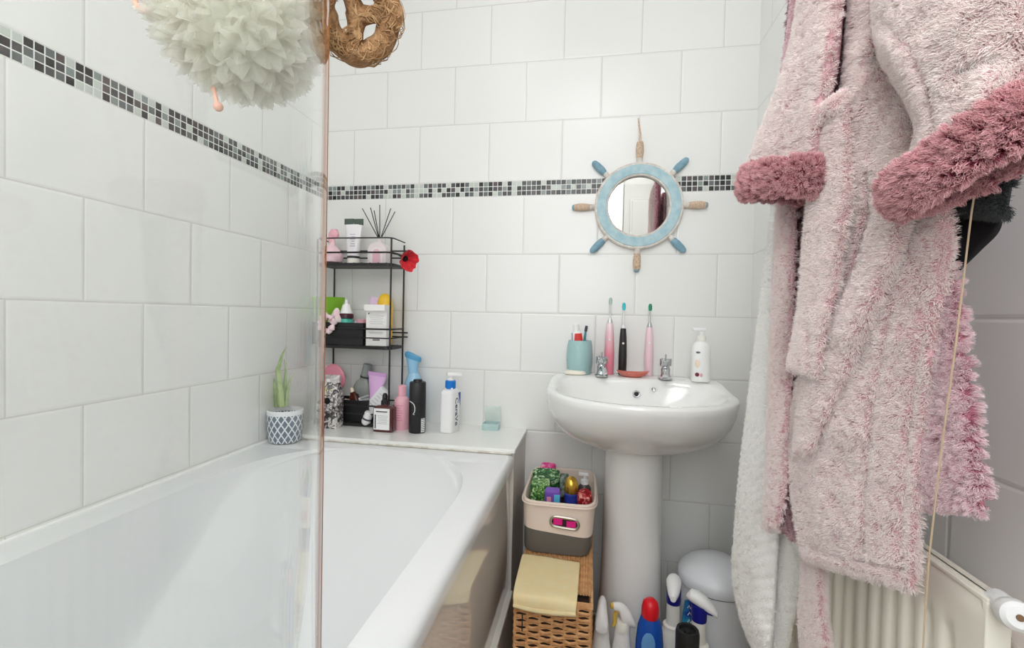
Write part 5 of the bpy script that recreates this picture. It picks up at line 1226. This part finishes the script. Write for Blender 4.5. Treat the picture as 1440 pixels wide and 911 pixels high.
# ------------------------------------------------------------------ loofah and bath puff hanging at the glass
LC = at(503, 22, Y=.515); dn = (CAM-LC).normalized(); Ml = Matrix.Translation(LC) @ dn.to_track_quat('Z', 'Y').to_matrix().to_4x4()
lf = thing('loofah_slice', 'round tan loofah slice with holes hanging at the edge of the glass screen', 'loofah', LC)
LOO = mat('loofah_fibre', rgb(164, 128, 92), .9, mottle=rgb(124, 90, 58), mscale=90, bump=.8, bscale=260)
RL = .0485
b = MB(); N1 = 72; rings = []
for i in range(N1+1):
    a = 2*PI*i/N1; r_ = RL-.0115+.0016*math.sin(3*a)+.001*math.sin(7*a)
    rings.append([Vector(((r_+.0135*math.cos(q)*(1+.15*noise.noise(Vector((a*3, q, 0)))))*math.cos(a), (r_+.0135*math.cos(q))*math.sin(a)*1.02, .019*math.sin(q))) for q in [2*PI*j/14 for j in range(14)]])
b.loft(rings, False, False, True, Ml)
for a in (1.92, .23, -1.83):
    b.tube([Ml @ Vector((r_*math.cos(a+.15*math.sin(r_*60)), r_*math.sin(a), .003*math.sin(r_*90))) for r_ in (0, .008, .016, .024, .032)], [.0125, .0105, .009, .0095, .012], 12)
b.ball((0, 0, 0), .014, .013, .013, 14, Ml); b.build('body', LOO, lf)
b = MB(); rnd = random.Random(5)
for k_ in range(230):
    a = rnd.uniform(0, 2*PI); r_ = RL-.0115+rnd.uniform(-.010, .012); da = rnd.uniform(.25, .8)*rnd.choice((-1, 1)); pts = []
    zz = rnd.choice((1, 1, -1))*rnd.uniform(.010, .020)
    for s_ in range(7):
        f = s_/6; rr_ = r_+.006*math.sin(f*PI*rnd.uniform(.8, 1.6)); q = math.sqrt(max(0, 1-((rr_-RL+.0115)/.0150)**2))
        pts.append(Ml @ Vector((rr_*math.cos(a+da*f), rr_*math.sin(a+da*f), (.0195*q if zz > 0 else -.0195*q)+rnd.uniform(-.0008, .0012))))
    b.tube(pts, rnd.uniform(.0004, .0008), 4)
for k_ in range(90):
    a = rnd.choice((1.92, .23, -1.83))+rnd.uniform(-.3, .3); r0, r1 = rnd.uniform(0, .012), rnd.uniform(.022, .036)
    pts = [Ml @ Vector(((r0+(r1-r0)*f)*math.cos(a+.25*math.sin(f*6+k_)), (r0+(r1-r0)*f)*math.sin(a+.25*math.sin(f*6+k_)), .0118+.002*math.sin(f*5+k_))) for f in [i/6 for i in range(7)]]
    b.tube(pts, rnd.uniform(.0004, .0008), 4)
b.build('fibres', mat('loofah_strand', rgb(184, 150, 110), .8, mottle=rgb(150, 112, 74), mscale=120), lf)
gtop = Vector((-.285, .4655, 2.02))
MB().tube([LC+Vector((0, 0, .045)), LC+Vector((-.012, -.012, .12)), Vector((-.279, .462, 1.9)), gtop+Vector((.004, 0, .004)), gtop+Vector((-.006, 0, .003)), gtop+Vector((-.010, -.002, -.03))], .0014, 6).build('cord', ROPE, lf)

PC = at(337, 26, Y=.455)
pf = thing('bath_puff', 'large cream mesh bath puff hanging behind the glass screen', 'bath puff', PC)
PUFF = bpy.data.materials.new('puff_mesh'); PUFF.use_nodes = True; nt = PUFF.node_tree; nt.nodes.clear()
d_ = nt.nodes.new('ShaderNodeBsdfDiffuse'); d_.inputs[0].default_value = rgb(250, 249, 242); tl = nt.nodes.new('ShaderNodeBsdfTranslucent'); tl.inputs[0].default_value = rgb(250, 249, 240); ms_ = nt.nodes.new('ShaderNodeMixShader'); ms_.inputs[0].default_value = .55
tp_ = nt.nodes.new('ShaderNodeBsdfTransparent'); m2 = nt.nodes.new('ShaderNodeMixShader'); m2.inputs[0].default_value = .58; oo = nt.nodes.new('ShaderNodeOutputMaterial')
nt.links.new(d_.outputs[0], ms_.inputs[1]); nt.links.new(tl.outputs[0], ms_.inputs[2]); nt.links.new(ms_.outputs[0], m2.inputs[1]); nt.links.new(tp_.outputs[0], m2.inputs[2]); nt.links.new(m2.outputs[0], oo.inputs[0])
b = MB(); b.sharp = 0; rnd = random.Random(11)
for k_ in range(150):
    zc_ = 1-2*(k_+.5)/150; ph = k_*2.399963; d3 = Vector((math.sqrt(1-zc_*zc_)*math.cos(ph), math.sqrt(1-zc_*zc_)*math.sin(ph), zc_))
    Mk = Matrix.Translation(PC) @ d3.to_track_quat('Z', 'Y').to_matrix().to_4x4() @ Matrix.Rotation(rnd.uniform(0, 6), 4, 'Z')
    rows = []; nn = rnd.choice((6, 7, 9)); p0 = rnd.uniform(0, 6); RR = rnd.uniform(.072, .086)
    for i in range(7):
        f = i/6; rad_ = .028*f; row = []
        for j in range(33):
            a = 2*PI*j/32; row.append(Vector((rad_*math.cos(a), rad_*math.sin(a), RR*(.62+.38*f**.7)+.009*f*math.sin(nn*a+p0)-.004*f*f)))
        rows.append(row)
    b.grid(rows, Mk)
b.build('ruffles', PUFF, pf)
MB().ball(tuple(PC), .060, .060, .060, 20).build('core', mat('puff_core', rgb(250, 249, 242), .9), pf)
CORDP = mat('rose_cord', rgb(226, 176, 156), .7)
tl_ = [at(300, 122, Y=.44), at(304, 140, Y=.43), at(307, 150, Y=.428)]
MB().tube(tl_, .0022, 8).ball(tuple(tl_[-1]), .0048, n=12).build('cord_tail', CORDP, pf)
lp = at(206, -6, Y=.40)
MB().tube([lp+Vector((.014*math.cos(2*PI*i/24), 0, .014*math.sin(2*PI*i/24))) for i in range(24)], .0026, 8, closed=True).build('cord_loop', CORDP, pf)
MB().tube([lp+Vector((.012, 0, .008)), PC+Vector((-.04, 0, .05)), PC+Vector((0, 0, .085)), Vector((-.252, .34, 1.85)), Vector((-.254, .34, 2.024)), Vector((-.263, .34, 2.024)), Vector((-.265, .34, 1.98))], .0022, 8).build('hanging_cord', CORDP, pf)
